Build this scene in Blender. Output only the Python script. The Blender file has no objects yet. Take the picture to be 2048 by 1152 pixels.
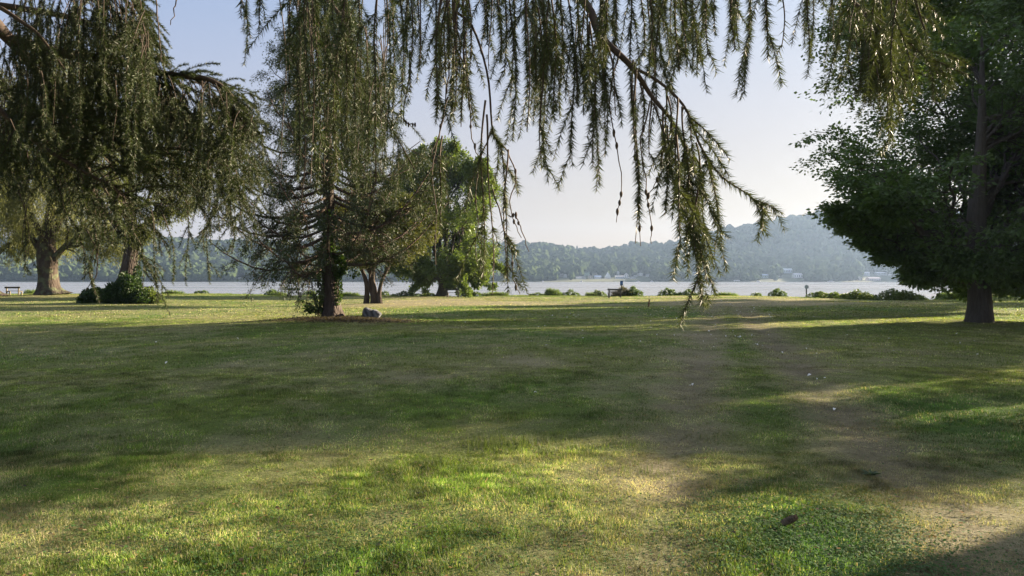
import bpy, bmesh, math, random
import numpy as np
from mathutils import Vector

# ------------------------------------------------------------------ basics
sc = bpy.context.scene
C = sc.collection
F = 1462.0; CX = 1024.0; HY = 560.0; CZ = 1.65
RAD = math.radians
SUN_AZ = RAD(63.0); SUN_EL = RAD(13.5)
rg = np.random.default_rng(11)

def P3(px, py, D):
    """a point of the photograph at ground distance D, as a world point"""
    return np.array([(px-CX)/F*D, D, CZ+(HY-py)/F*D])

def unit(v):
    n = np.linalg.norm(v, axis=-1, keepdims=True)
    return v/np.maximum(n, 1e-9)

def link(o):
    C.objects.link(o); return o

def mesh(name, V, faces, mat=None, col=None, parent=None, smooth=False):
    """faces: list of int arrays (m,3) or (m,4)"""
    V = np.asarray(V, dtype=np.float32).reshape(-1, 3)
    me = bpy.data.meshes.new(name)
    faces = [np.asarray(f, dtype=np.int32) for f in faces if len(f)]
    me.vertices.add(len(V)); me.vertices.foreach_set('co', V.ravel())
    nl = sum(f.size for f in faces); nf = sum(len(f) for f in faces)
    me.loops.add(nl); me.polygons.add(nf)
    me.loops.foreach_set('vertex_index', np.concatenate([f.ravel() for f in faces]))
    sizes = np.concatenate([np.full(len(f), f.shape[1], dtype=np.int32) for f in faces])
    starts = np.concatenate([[0], np.cumsum(sizes)[:-1]]).astype(np.int32)
    me.polygons.foreach_set('loop_start', starts)
    me.polygons.foreach_set('use_smooth', np.full(nf, bool(smooth)))
    me.update(calc_edges=True)
    if col is not None:
        a = me.color_attributes.new('Col', 'FLOAT_COLOR', 'POINT')
        c = np.ones((len(V), 4), dtype=np.float32); c[:, :3] = col
        a.data.foreach_set('color', c.ravel())
    if mat: me.materials.append(mat)
    o = link(bpy.data.objects.new(name, me))
    if parent: o.parent = parent
    return o

def tag(o, label=None, cat=None, group=None, kind=None):
    if label: o['label'] = label
    if cat: o['category'] = cat
    if group: o['group'] = group
    if kind: o['kind'] = kind
    return o

def root(name, loc, label, cat, group=None):
    o = link(bpy.data.objects.new(name, None))
    o.empty_display_size = .3
    o.location = loc
    return tag(o, label, cat, group)

class MB:
    """collects pieces into one mesh"""
    def __init__(s): s.V = []; s.Fq = []; s.Ft = []; s.Cc = []; s.n = 0
    def add(s, V, F_, col=(1, 1, 1)):
        V = np.asarray(V, float).reshape(-1, 3)
        F_ = np.asarray(F_, int)
        if len(F_):
            (s.Fq if F_.shape[1] == 4 else s.Ft).append(F_+s.n)
        s.V.append(V)
        c = np.broadcast_to(np.asarray(col, float), (len(V), 3)); s.Cc.append(c)
        s.n += len(V)
        return s
    def box(s, c, size, rz=0, col=(1, 1, 1), rx=0):
        h = np.array(size)/2.
        v = np.array([[x, y, z] for x in (-1, 1) for y in (-1, 1) for z in (-1, 1)])*h
        if rx:
            a, b = math.cos(rx), math.sin(rx)
            v = np.stack([v[:, 0], v[:, 1]*a-v[:, 2]*b, v[:, 1]*b+v[:, 2]*a], 1)
        if rz:
            a, b = math.cos(rz), math.sin(rz)
            v = np.stack([v[:, 0]*a-v[:, 1]*b, v[:, 0]*b+v[:, 1]*a, v[:, 2]], 1)
        f = [[0, 1, 3, 2], [4, 6, 7, 5], [0, 4, 5, 1], [2, 3, 7, 6], [0, 2, 6, 4], [1, 5, 7, 3]]
        return s.add(v+np.array(c), f, col)
    def build(s, name, mat, parent=None, smooth=False, colors=False, bevel=0):
        fs = []
        if s.Fq: fs.append(np.concatenate(s.Fq))
        if s.Ft: fs.append(np.concatenate(s.Ft))
        o = mesh(name, np.concatenate(s.V), fs, mat, np.concatenate(s.Cc) if colors else None, parent, smooth)
        if bevel:
            m = o.modifiers.new('b', 'BEVEL'); m.width = bevel; m.segments = 2
        return o

# ------------------------------------------------------------------ numpy noise
def _h(ix, iy, seed):
    n = (ix.astype(np.int64)*374761393+iy.astype(np.int64)*668265263+seed*1442695041) & 0xFFFFFFFF
    n = ((n ^ (n >> 13))*1274126177) & 0xFFFFFFFF
    return ((n ^ (n >> 16)) & 0xFFFF)/65535.0

def vn(x, y, seed=0):
    x = np.asarray(x, float); y = np.asarray(y, float)
    ix = np.floor(x); iy = np.floor(y); fx = x-ix; fy = y-iy
    fx = fx*fx*(3-2*fx); fy = fy*fy*(3-2*fy)
    a = _h(ix, iy, seed); b = _h(ix+1, iy, seed); c = _h(ix, iy+1, seed); d = _h(ix+1, iy+1, seed)
    return (a*(1-fx)+b*fx)*(1-fy)+(c*(1-fx)+d*fx)*fy

def fbm(x, y, seed=0, o=4):
    s = 0; a = .5; t = 0
    for i in range(o):
        s = s+a*vn(x*2**i, y*2**i, seed+i*7); t += a; a *= .5
    return s/t

def smooth(a, b, x):
    t = np.clip((np.asarray(x, float)-a)/(b-a), 0, 1); return t*t*(3-2*t)

# ------------------------------------------------------------------ materials
def new_mat(name):
    m = bpy.data.materials.new(name); m.use_nodes = True
    nt = m.node_tree; nt.nodes.clear()
    return m, nt, nt.nodes, nt.links

def N(ns, t, **kw):
    n = ns.new(t)
    for k, v in kw.items():
        if k.startswith('i_'): n.inputs[k[2:].replace('_', ' ')].default_value = v
        else: setattr(n, k, v)
    return n

def leaf_mat(name, trans=.35, rough=.55, tint=(1.25, 1.3, .55), spec=.3, noise=.0):
    m, nt, ns, lk = new_mat(name)
    out = ns.new('ShaderNodeOutputMaterial')
    at = N(ns, 'ShaderNodeVertexColor', layer_name='Col')
    p = ns.new('ShaderNodeBsdfPrincipled'); p.inputs['Roughness'].default_value = rough
    p.inputs['Specular IOR Level'].default_value = spec
    tr = ns.new('ShaderNodeBsdfTranslucent')
    mul = N(ns, 'ShaderNodeMix', data_type='RGBA', blend_type='MULTIPLY'); mul.inputs[0].default_value = 1
    mul.inputs[7].default_value = (*tint, 1)
    mx = ns.new('ShaderNodeMixShader'); mx.inputs[0].default_value = trans
    lk.new(at.outputs['Color'], p.inputs['Base Color']); lk.new(at.outputs['Color'], mul.inputs[6])
    lk.new(mul.outputs[2], tr.inputs['Color'])
    lk.new(p.outputs[0], mx.inputs[1]); lk.new(tr.outputs[0], mx.inputs[2])
    lk.new(mx.outputs[0], out.inputs['Surface'])
    return m

def ramp(ns, stops):
    r = ns.new('ShaderNodeValToRGB'); e = r.color_ramp.elements
    while len(e) > 1: e.remove(e[0])
    e[0].position = stops[0][0]; e[0].color = (*stops[0][1], 1)
    for p_, c in stops[1:]:
        x = e.new(p_); x.color = (*c, 1)
    return r

def bark_mat(name, dark, light, scale=6, stretch=.18, bump=.6, moss=None):
    m, nt, ns, lk = new_mat(name)
    out = ns.new('ShaderNodeOutputMaterial'); p = ns.new('ShaderNodeBsdfPrincipled')
    p.inputs['Roughness'].default_value = .9; p.inputs['Specular IOR Level'].default_value = .15
    tc = ns.new('ShaderNodeTexCoord'); mp = ns.new('ShaderNodeMapping')
    mp.inputs['Scale'].default_value = (1, 1, stretch)
    no = N(ns, 'ShaderNodeTexNoise'); no.inputs['Scale'].default_value = scale
    no.inputs['Detail'].default_value = 9; no.inputs['Roughness'].default_value = .72; no.inputs['Distortion'].default_value = .6
    vo = N(ns, 'ShaderNodeTexVoronoi', feature='DISTANCE_TO_EDGE'); vo.inputs['Scale'].default_value = scale*1.5
    r = ramp(ns, [(.3, dark), (.72, light)])
    mm = N(ns, 'ShaderNodeMath', operation='MULTIPLY')
    lk.new(tc.outputs['Object'], mp.inputs[0]); lk.new(mp.outputs[0], no.inputs['Vector']); lk.new(mp.outputs[0], vo.inputs['Vector'])
    lk.new(no.outputs['Fac'], r.inputs[0])
    rv = ramp(ns, [(0, (0, 0, 0)), (.25, (1, 1, 1))])
    lk.new(vo.outputs['Distance'], rv.inputs[0]); lk.new(rv.outputs[0], mm.inputs[0]); lk.new(no.outputs['Fac'], mm.inputs[1])
    b = ns.new('ShaderNodeBump'); b.inputs['Strength'].default_value = bump; b.inputs['Distance'].default_value = .06
    lk.new(mm.outputs[0], b.inputs['Height']); lk.new(b.outputs[0], p.inputs['Normal'])
    last = r.outputs[0]
    if moss:
        n2 = N(ns, 'ShaderNodeTexNoise'); n2.inputs['Scale'].default_value = 1.6; n2.inputs['Detail'].default_value = 6
        lk.new(tc.outputs['Object'], n2.inputs['Vector'])
        r2 = ramp(ns, [(.5, (0, 0, 0)), (.62, (1, 1, 1))]); lk.new(n2.outputs['Fac'], r2.inputs[0])
        mx = N(ns, 'ShaderNodeMix', data_type='RGBA'); mx.inputs[7].default_value = (*moss, 1)
        lk.new(r2.outputs[0], mx.inputs[0]); lk.new(last, mx.inputs[6]); last = mx.outputs[2]
    lk.new(last, p.inputs['Base Color']); lk.new(p.outputs[0], out.inputs['Surface'])
    return m

def plain_mat(name, col, rough=.7, noise=.25, scale=8, bump=0, spec=.3, metallic=0):
    m, nt, ns, lk = new_mat(name)
    out = ns.new('ShaderNodeOutputMaterial'); p = ns.new('ShaderNodeBsdfPrincipled')
    p.inputs['Roughness'].default_value = rough; p.inputs['Specular IOR Level'].default_value = spec
    p.inputs['Metallic'].default_value = metallic
    tc = ns.new('ShaderNodeTexCoord')
    no = N(ns, 'ShaderNodeTexNoise'); no.inputs['Scale'].default_value = scale; no.inputs['Detail'].default_value = 6
    lk.new(tc.outputs['Object'], no.inputs['Vector'])
    c = np.array(col)
    r = ramp(ns, [(.3, tuple(c*(1-noise))), (.7, tuple(np.minimum(c*(1+noise), 1)))])
    lk.new(no.outputs['Fac'], r.inputs[0]); lk.new(r.outputs[0], p.inputs['Base Color'])
    if bump:
        b = ns.new('ShaderNodeBump'); b.inputs['Strength'].default_value = bump; b.inputs['Distance'].default_value = .03
        lk.new(no.outputs['Fac'], b.inputs['Height']); lk.new(b.outputs[0], p.inputs['Normal'])
    lk.new(p.outputs[0], out.inputs['Surface'])
    return m

M = {}
M['needle'] = leaf_mat('spruce_needles', .22, .5, (1.2, 1.15, .5), .35)
M['leaf'] = leaf_mat('tree_leaves', .34, .5, (1.3, 1.35, .5), .35)
M['willow'] = leaf_mat('willow_leaves', .42, .5, (1.3, 1.3, .55), .35)
M['grass'] = leaf_mat('grass_blades', .42, .6, (1.2, 1.25, .6), .25)
M['far'] = leaf_mat('far_forest', .0, .9, (1, 1, 1), .0)
M['twig'] = plain_mat('spruce_twig', (.055, .040, .030), .85, .35, 40)
M['bark_spruce'] = bark_mat('spruce_bark', (.03, .022, .018), (.17, .125, .10), 7, .25, .9)
M['bark_ivy'] = bark_mat('old_bark', (.035, .025, .02), (.095, .078, .064), 5, .2, .9)
M['bark_willow'] = bark_mat('willow_bark', (.03, .022, .016), (.088, .070, .055), 2.6, .22, 1, (.09, .10, .055))
M['bark_maple'] = bark_mat('maple_bark', (.05, .042, .035), (.10, .09, .08), 8, .12, .8)
M['bench'] = plain_mat('weathered_bench_wood', (.075, .075, .07), .8, .35, 6, .3)
M['bench_green'] = plain_mat('dark_green_paint', (.025, .05, .035), .6, .3, 6, .2)
M['bench_leg'] = plain_mat('bench_leg_concrete', (.16, .14, .10), .85, .25, 10, .3)

# ------------------------------------------------------------------ terrain
MOUNDS = [(-7.26, 29.4, 2.3, .16), (17.1, 26.8, 2.2, .13), (-41.2, 65, 3.0, .25), (-9.6, 50, 2.2, .12), (-26.5, 50, 3, .15)]
def shore(x):
    x = np.asarray(x, float)
    s = 76 + 0*x
    s = s - 15*smooth(24, 31, x) + 34*smooth(38, 58, x)
    s = s + 6*smooth(-22, -34, x) + 1.6*np.sin(x*.35) + .7*np.sin(x*.9+1) + .4*np.sin(x*2.3)
    return s
def gz(x, y):
    x = np.asarray(x, float); y = np.asarray(y, float)
    z = (fbm(x*.06+9, y*.06, 3, 3)-.5)*.34*smooth(6, 20, y)
    z = z + (fbm(x*.35, y*.35, 5, 2)-.5)*.05
    z = z + .10*np.exp(-((x-21)**2/60+(y-66)**2/60)) + .15*smooth(-15, -35, x)
    for mx, my, r, h in MOUNDS:
        z = z + h*np.exp(-((x-mx)**2+(y-my)**2)/(r*r))
    # faint wheel ruts
    for a, b in ((1.6, .275), (-.4, .285)):
        z = z-.03*np.exp(-((x-(a+b*y))/.3)**2)*smooth(80, 40, y)
    s = shore(x)
    z = z-1.5*smooth(-.8, 2.6, y-s) - 2.5*smooth(2, 30, y-s)
    return z

def dry_sunlit_tone(x, y):
    """how straw coloured the lawn is, 0..1, and how clover green, 0..1"""
    n = fbm(x*.55, y*.4, 21, 4); n2 = fbm(x*.13+4, y*.10, 31, 3); n3 = fbm(x*2.3, y*2.1, 41, 3)
    d = .14+.18*smooth(9.5, 6, y)+.75*(n-.5)+.45*(n2-.5)+.8*(n3-.5)
    k = smooth(62, 40, y)
    wob = (fbm(x*0+3, y*.35, 51, 3)-.5)*.25
    tr = np.exp(-((x-(1.6+.275*y)-wob)/(.60+.012*y))**2)*.52 + np.exp(-((x-(-.4+.285*y)-wob)/(.48+.012*y))**2)*.42
    d = d+tr*k*(.35+.65*smooth(.3, .6, fbm(x*.8+20, y*.5, 61, 3)+.15))
    d = d+.55*np.exp(-(((x-(.6+.28*y))/2.0)**2))*k*.16
    d = d-.3*np.exp(-((x-(.62+.28*y))/.38)**2)*smooth(5, 8, y)*k
    # patches
    for cx, cy, rx, ry, a in ((1.35, 6.1, .85, .65, .42), (3.0, 4.2, .9, .7, .75), (.3, 15, .9, 1.2, .5), (-1.5, 12.5, .9, .5, .35), (-1.6, 18, 1.5, .8, .35),
                              (5.2, 22, 2, 2.0, .25), (-3.5, 4.6, 1.6, .6, .35), (-.2, 25, 2, 1.2, .2)):
        d = d+a*np.exp(-((x-cx)/rx)**2-((y-cy)/ry)**2)
    # dry strip by the shore
    st = smooth(44, 50, y)*smooth(73, 66, y)*smooth(-15, -8, x)*smooth(34, 22, x)
    d = d+.75*st*smooth(.25, .6, fbm(x*.12, y*.35, 71, 3)+.1)
    d = d+.22*smooth(20, 30, y)*smooth(0, -8, x)  # sunlight on the far left lawn, painted in as extra straw colour
    d = d-.25*smooth(70, 74, y)
    # the ring under the spruce is bare litter
    ring_ = np.exp(-(((x+6.3)/2.6)**2+((y-28.3)/1.25)**2)**2); d = np.maximum(d, .8*ring_)
    g = np.exp(-((x-2.05)/.75)**2-((y-4.6)/.95)**2)+.7*np.exp(-((x-5.7)/2.2)**2-((y-8.5)/2.2)**2)+.5*np.exp(-((x+1.3)/.9)**2-((y-4.2)/.5)**2)
    d = d-.65*g
    return np.clip(d, 0, 1), np.clip(g, 0, 1)

GRN = np.array([.100, .180, .029]); GRN2 = np.array([.172, .212, .048]); CLV = np.array([.060, .145, .030]); STRAW = np.array([.40, .36, .215]); SOIL = np.array([.085, .062, .045])
def rut(x, y):
    a = np.exp(-((x-(1.6+.275*y))/(.45+.006*y))**2)+.75*np.exp(-((x-(-.4+.285*y))/(.34+.006*y))**2)
    return np.clip(a, 0, 1)*smooth(60, 40, y)*(.32+.75*smooth(.35, .65, fbm(x*1.3+5, y*.9, 66, 3)))
def lawn_col(x, y, jitter=0, rng=rg):
    d, g = dry_sunlit_tone(x, y)
    ru = np.clip(rut(x, y), 0, 1)[..., None]*.6
    v = fbm(x*.25+7, y*.2, 81, 3)[..., None]
    v = np.clip((v-.3)*2.4, 0, 1)
    base = GRN*(1-v)+GRN2*v
    base = base*(1-g[..., None])+CLV*g[..., None]
    if jitter:
        pick = (rng.random(d.shape) < d*.85+.06)[..., None]
        c = np.where(pick, STRAW, base)
        c = c*(1+jitter*(rng.random(d.shape)-.5))[..., None]
        c = c*(1+.25*(rng.random(c.shape)-.5))
        c = c*(1-ru)+np.array([.205, .172, .125])*(.55+.9*rng.random(d.shape))[..., None]*ru
    else:
        c = base*(1-d[..., None])+STRAW*.85*d[..., None]
        soil = (.35*fbm(x*1.7, y*1.7, 91, 3))[..., None]
        c = c*(1-soil)+SOIL*soil
        c = c*(1-ru)+np.array([.16, .13, .095])*ru
    return c

def grid_sheet(name, xs, ys, zf, mat, colf=None):
    X, Y = np.meshgrid(xs, ys); Z = zf(X, Y)
    V = np.stack([X, Y, Z], -1).reshape(-1, 3)
    nx, ny = len(xs), len(ys)
    i = np.arange(nx-1)[None, :]+nx*np.arange(ny-1)[:, None]
    f = np.stack([i, i+1, i+1+nx, i+nx], -1).reshape(-1, 4)
    c = colf(X, Y).reshape(-1, 3) if colf else None
    return mesh(name, V, [f], mat, c, smooth=True)

m, nt, ns, lk = new_mat('lawn_ground')
out = ns.new('ShaderNodeOutputMaterial'); p = ns.new('ShaderNodeBsdfPrincipled'); p.inputs['Roughness'].default_value = .95; p.inputs['Specular IOR Level'].default_value = .1
at = N(ns, 'ShaderNodeVertexColor', layer_name='Col'); tc = ns.new('ShaderNodeTexCoord')
no = N(ns, 'ShaderNodeTexNoise'); no.inputs['Scale'].default_value = 22; no.inputs['Detail'].default_value = 7; no.inputs['Roughness'].default_value = .7
r = ramp(ns, [(.3, (.45, .45, .45)), (.7, (1.2, 1.2, 1.2))])
mx = N(ns, 'ShaderNodeMix', data_type='RGBA', blend_type='MULTIPLY'); mx.inputs[0].default_value = 1
b = ns.new('ShaderNodeBump'); b.inputs['Strength'].default_value = .9; b.inputs['Distance'].default_value = .04
lk.new(tc.outputs['Object'], no.inputs['Vector']); lk.new(no.outputs['Fac'], r.inputs[0]); lk.new(at.outputs['Color'], mx.inputs[6]); lk.new(r.outputs[0], mx.inputs[7])
lk.new(mx.outputs[2], p.inputs['Base Color']); lk.new(no.outputs['Fac'], b.inputs['Height']); lk.new(b.outputs[0], p.inputs['Normal']); lk.new(p.outputs[0], out.inputs['Surface'])
M['lawn'] = m

xs = np.concatenate([np.linspace(-1600, -110, 12), np.linspace(-100, -18, 120), np.linspace(-17.5, 17.5, 260), np.linspace(18, 100, 120), np.linspace(110, 1600, 12)])
ys = np.concatenate([np.linspace(-40, 2.5, 20), 3*np.exp(np.linspace(0, math.log(62/3.), 330)), np.linspace(62.4, 100, 110), np.linspace(105, 130, 8), np.array([200, 400, 700, 1000])])
o = grid_sheet('lawn_ground', xs, ys, gz, M['lawn'], lambda X, Y: lawn_col(X, Y))
tag(o, kind='structure')

# ------------------------------------------------------------------ grass blades
def blades(n, y0, y1, h, w, seed, wedge=.80, tall=None):
    r_ = np.random.default_rng(seed)
    y = np.sqrt(r_.random(n)*(y1*y1-y0*y0)+y0*y0)
    x = (r_.random(n)*2-1)*wedge*(y+.8)
    k = y < shore(x)-.3
    # bare litter ring
    k &= ~((((x+6.3)/2.3)**2+((y-28.3)/1.05)**2 < 1) & (r_.random(n) < .85))
    x, y = x[k], y[k]; n = len(x)
    d, g = dry_sunlit_tone(x, y)
    keep = r_.random(n) > .35*d
    x, y, d, g = x[keep], y[keep], d[keep], g[keep]; n = len(x)
    tuft = (.35+1.3*fbm(x*1.6, y*1.6, 101, 3))*(.55+.9*vn(x*9, y*9, 103))
    H = h*(.45+1.0*r_.random(n))*tuft*(1-.45*d)
    W = w*(.7+.6*r_.random(n))*(1+.8*g)
    a = r_.random(n)*6.283; lean = r_.random(n)**.8*1.25*(1+.2*d)
    z = gz(x, y)
    base = np.stack([x, y, z-.004], 1)
    side = np.stack([np.cos(a), np.sin(a), np.zeros(n)], 1)
    la = a+1.57+(r_.random(n)-.5)*1.5
    top = base+np.stack([np.cos(la)*np.sin(lean), np.sin(la)*np.sin(lean), np.cos(lean)], 1)*H[:, None]
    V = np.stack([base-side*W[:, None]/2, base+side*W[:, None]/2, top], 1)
    c = lawn_col(x, y, .95, r_)*(.36+1.28*vn(x*7+3, y*7, 104)*(.5+vn(x*2.3, y*2.3, 105)))[:, None]*(.58+.84*vn(x*3.1, y*1.7, 106))[:, None]
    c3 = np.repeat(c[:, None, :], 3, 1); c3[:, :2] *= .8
    return V.reshape(-1, 3), c3.reshape(-1, 3)
bl = [blades(900000, 3.3, 7, .027, .0036, 1), blades(560000, 7, 14, .031, .0058, 2), blades(420000, 14, 32, .038, .012, 3), blades(330000, 32, 80, .05, .035, 4)]
# a few taller tufts that the mower missed
r_ = np.random.default_rng(5)
for cx, cy, rr, n, hh in ((-.1, 7.3, .25, 420, .15), (-.5, 6.6, .2, 120, .10), (1.1, 6.3, .2, 160, .09), (-1.55, 4.25, .3, 260, .10), (-.25, 4.2, .3, 260, .09), (.2, 5.6, .2, 130, .1), (.9, 4.9, .3, 160, .09), (-2.2, 4.7, .3, 140, .08), (-.9, 5.4, .4, 200, .08)):
    x = cx+r_.normal(size=n)*rr; y = cy+r_.normal(size=n)*rr*.6
    a = r_.random(n)*6.283; H = hh*(.5+.7*r_.random(n)); le = r_.random(n)*.8; W = .005*np.ones(n)
    base = np.stack([x, y, gz(x, y)-.01], 1); side = np.stack([np.cos(a), np.sin(a), 0*a], 1)
    top = base+np.stack([np.cos(a+1.57)*np.sin(le), np.sin(a+1.57)*np.sin(le), np.cos(le)], 1)*H[:, None]
    V = np.stack([base-side*W[:, None]/2, base+side*W[:, None]/2, top], 1).reshape(-1, 3)
    c = np.repeat((np.array([.11, .15, .04])*(.6+.5*r_.random((n, 1)))), 3, 0)
    bl.append((V, c))
# rough unmown grass along the top of the lake bank
n = 90000
x = -70+140*r_.random(n); y = shore(x)+.1+r_.normal(size=n)*.35
hh = .04+.34*np.clip(fbm(x*.5, x*0+2, 131, 4)*1.6-.45, 0, 1)*(.4+.8*vn(x*3, y*0, 132))
a = r_.random(n)*6.283; H = hh*(.5+.7*r_.random(n)); le = r_.random(n)*.7
base = np.stack([x, y, gz(x, y)-.02], 1); side = np.stack([np.cos(a), np.sin(a), 0*a], 1)*.012
top = base+np.stack([np.cos(a+1.57)*np.sin(le), np.sin(a+1.57)*np.sin(le), np.cos(le)], 1)*H[:, None]
V = np.stack([base-side, base+side, top], 1).reshape(-1, 3)
bl.append((V, np.repeat(np.array([.10, .15, .045])*(.6+.8*r_.random((n, 1)))*(1+.3*(r_.random((n, 3))-.5)), 3, 0)))
# clover: small flat leaves
n = 26000
x = np.concatenate([2.05+r_.normal(size=n//2)*.5, 5.7+r_.normal(size=n//4)*1.5, -1.2+r_.normal(size=n//4)*1.2]); y = np.concatenate([4.5+r_.normal(size=n//2)*.6, 8.4+r_.normal(size=n//4)*1.5, 4.6+r_.normal(size=n//4)*.6])
n = len(x); a = r_.random(n)*6.28; s = .009*(.6+.8*r_.random(n))
ctr = np.stack([x, y, gz(x, y)+.012+.025*r_.random(n)], 1)
u = np.stack([np.cos(a), np.sin(a), .7*(r_.random(n)-.5)], 1); v = np.stack([-np.sin(a), np.cos(a), .7*(r_.random(n)-.5)], 1)
V = np.stack([ctr+u*s[:, None], ctr-u*.6*s[:, None]+v*.9*s[:, None], ctr-u*.6*s[:, None]-v*.9*s[:, None]], 1).reshape(-1, 3)
bl.append((V, np.repeat(np.array([.055, .125, .032])*(.6+.8*r_.random((n, 1))), 3, 0)))
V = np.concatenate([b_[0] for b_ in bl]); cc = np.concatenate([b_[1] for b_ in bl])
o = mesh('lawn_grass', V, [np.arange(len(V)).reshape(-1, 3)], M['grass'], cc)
tag(o, 'short mown lawn grass, green with straw coloured dry patches', 'grass', kind='stuff')

# twigs, needles and leaf scraps dropped on the near lawn
n = 2600
r_ = np.random.default_rng(61)
y = 3.6+11*r_.random(n)**1.3; x = (r_.random(n)*2-1)*.78*y; a = r_.random(n)*6.28
L_ = np.where(r_.random(n) < .12, .05+.09*r_.random(n), .012+.02*r_.random(n)); W_ = np.where(L_ > .05, .0035, .004+.008*r_.random(n))
ctr = np.stack([x, y, gz(x, y)+.018+.012*r_.random(n)], 1)
u = np.stack([np.cos(a), np.sin(a), .25*(r_.random(n)-.5)], 1)*L_[:, None]*.5; v = np.stack([-np.sin(a), np.cos(a), .5*(r_.random(n)-.5)], 1)*W_[:, None]
V = np.stack([ctr-u-v, ctr+u-v, ctr+u+v, ctr-u+v], 1).reshape(-1, 3)
pal = np.array([[.10, .07, .045], [.05, .038, .03], [.28, .22, .13], [.22, .13, .05]])[r_.integers(0, 4, n)]*(.6+.8*r_.random((n, 1)))
o = mesh('lawn_litter', V, [(np.arange(n)*4)[:, None]+np.arange(4)[None]], M['grass'], np.repeat(pal, 4, 0))
tag(o, 'scraps of twig and leaf scattered over the near lawn', 'litter', kind='stuff')

# litter under the spruce
n = 9000
r_ = np.random.default_rng(6)
x = -6.3+r_.normal(size=n)*1.35; y = 28.3+r_.normal(size=n)*.6; a = r_.random(n)*6.28; s = .06*(.5+r_.random(n))
ctr = np.stack([x, y, gz(x, y)+.015+.05*r_.random(n)], 1)
u = np.stack([np.cos(a), np.sin(a), .9*(r_.random(n)-.5)], 1); v = np.stack([-np.sin(a), np.cos(a), 1.2*(r_.random(n)-.5)], 1)
V = np.stack([ctr+u*s[:, None], ctr+v*.4*s[:, None], ctr-v*.4*s[:, None]], 1).reshape(-1, 3)
o = mesh('leaf_litter', V, [np.arange(len(V)).reshape(-1, 3)], M['grass'], np.repeat(np.array([.095, .078, .062])*(.4+1.2*r_.random((n, 1))), 3, 0))
tag(o, 'brown leaf and twig litter around the foot of the ivy clad spruce', 'litter', kind='stuff')

# ------------------------------------------------------------------ vegetation helpers
def tubes(P, R, s=5):
    P = np.asarray(P, float); R = np.asarray(R, float)
    n, k, _ = P.shape
    T = unit(np.gradient(P, axis=1))
    D = unit(P[:, -1]-P[:, 0])
    ref = np.where(np.abs(D[:, 2:3]) > .8, np.array([[1., .17, 0]]), np.array([[0., 0, 1]]))
    Nn = unit(np.cross(T, ref[:, None, :])); B = np.cross(T, Nn)
    a = np.arange(s)*2*math.pi/s
    V = P[:, :, None, :]+R[:, :, None, None]*(np.cos(a)[None, None, :, None]*Nn[:, :, None, :]+np.sin(a)[None, None, :, None]*B[:, :, None, :])
    i = np.arange(k-1)[:, None]*s; j = np.arange(s)[None, :]; j2 = (j+1) % s
    f = np.stack([i+j, i+j2, i+s+j2, i+s+j], -1).reshape(-1, 4)
    Fc = (f[None]+(np.arange(n)*k*s)[:, None, None]).reshape(-1, 4)
    return V.reshape(-1, 3), Fc

def smooth_path(pts, k):
    """Catmull-Rom through the given rows, k samples"""
    pts = np.asarray(pts, float); n = len(pts)
    q = np.concatenate([2*pts[:1]-pts[1:2], pts, 2*pts[-1:]-pts[-2:-1]])
    t = np.linspace(0, n-1-1e-6, k); i = t.astype(int); u = (t-i)[:, None]
    p0, p1, p2, p3 = q[i], q[i+1], q[i+2], q[i+3]
    return .5*((2*p1)+(-p0+p2)*u+(2*p0-5*p1+4*p2-p3)*u*u+(-p0+3*p1-3*p2+p3)*u**3)

def at_t(P, R, idx, t):
    k = P.shape[1]; s = t*(k-1); i = np.clip(s.astype(int), 0, k-2); u = (s-i)[:, None]
    a = P[idx, i]; b_ = P[idx, i+1]
    return a*(1-u)+b_*u, unit(b_-a), R[idx, i]*(1-u[:, 0])+R[idx, i+1]*u[:, 0]

def spawn(r_, P, R, n, t0, t1, ang, L, up=0., droop=0., k=6, rf=.6, wob=.06, outw=0., center=None, env=None, tpow=1.):
    """n children per branch"""
    m_ = P.shape[0]; idx = np.repeat(np.arange(m_), n)
    t = t0+(t1-t0)*r_.random(m_*n)**tpow
    B, T, rr = at_t(P, R, idx, t)
    perp = unit(np.cross(T, r_.normal(size=T.shape)))
    A = ang*(.7+.6*r_.random(len(t)))[:, None]
    d = np.cos(A)*T+np.sin(A)*perp
    if center is not None and outw:
        o_ = B-center; o_[:, 2] = 0; d = d+outw*unit(o_)
    d[:, 2] += up
    d = unit(d)
    Ls = L*(.6+.6*r_.random(len(t)))*(1-.45*t)
    if env is not None:
        zt, rt, c = env
        for _ in range(6):
            tip = B+d*Ls[:, None]; tip[:, 2] -= droop*Ls
            ax = c[:2]
            th_ = np.arctan2(tip[:, 1]-ax[1], tip[:, 0]-ax[0]); lump = .84+.36*fbm(th_*2.1+zt[-1]*3, tip[:, 2]*.75+4, int(zt[-1]*10), 2)
            bad = np.hypot(tip[:, 0]-ax[0], tip[:, 1]-ax[1]) > np.interp(tip[:, 2], zt, rt, left=0, right=0)*1.03*lump
            Ls = np.where(bad, Ls*.74, Ls)
    s = np.linspace(0, 1, k)[None, :, None]
    Q = B[:, None]+d[:, None]*Ls[:, None, None]*s
    Q[:, :, 2] -= (droop*Ls)[:, None]*s[:, :, 0]**2
    w = r_.normal(size=Q.shape)*wob*Ls[:, None, None]*s*(.5)
    Q = Q+w
    r0 = np.minimum(rr*rf, .03+Ls*.03)
    Rr = r0[:, None]*np.linspace(1, .22, k)[None, :]
    return Q, Rr

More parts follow.
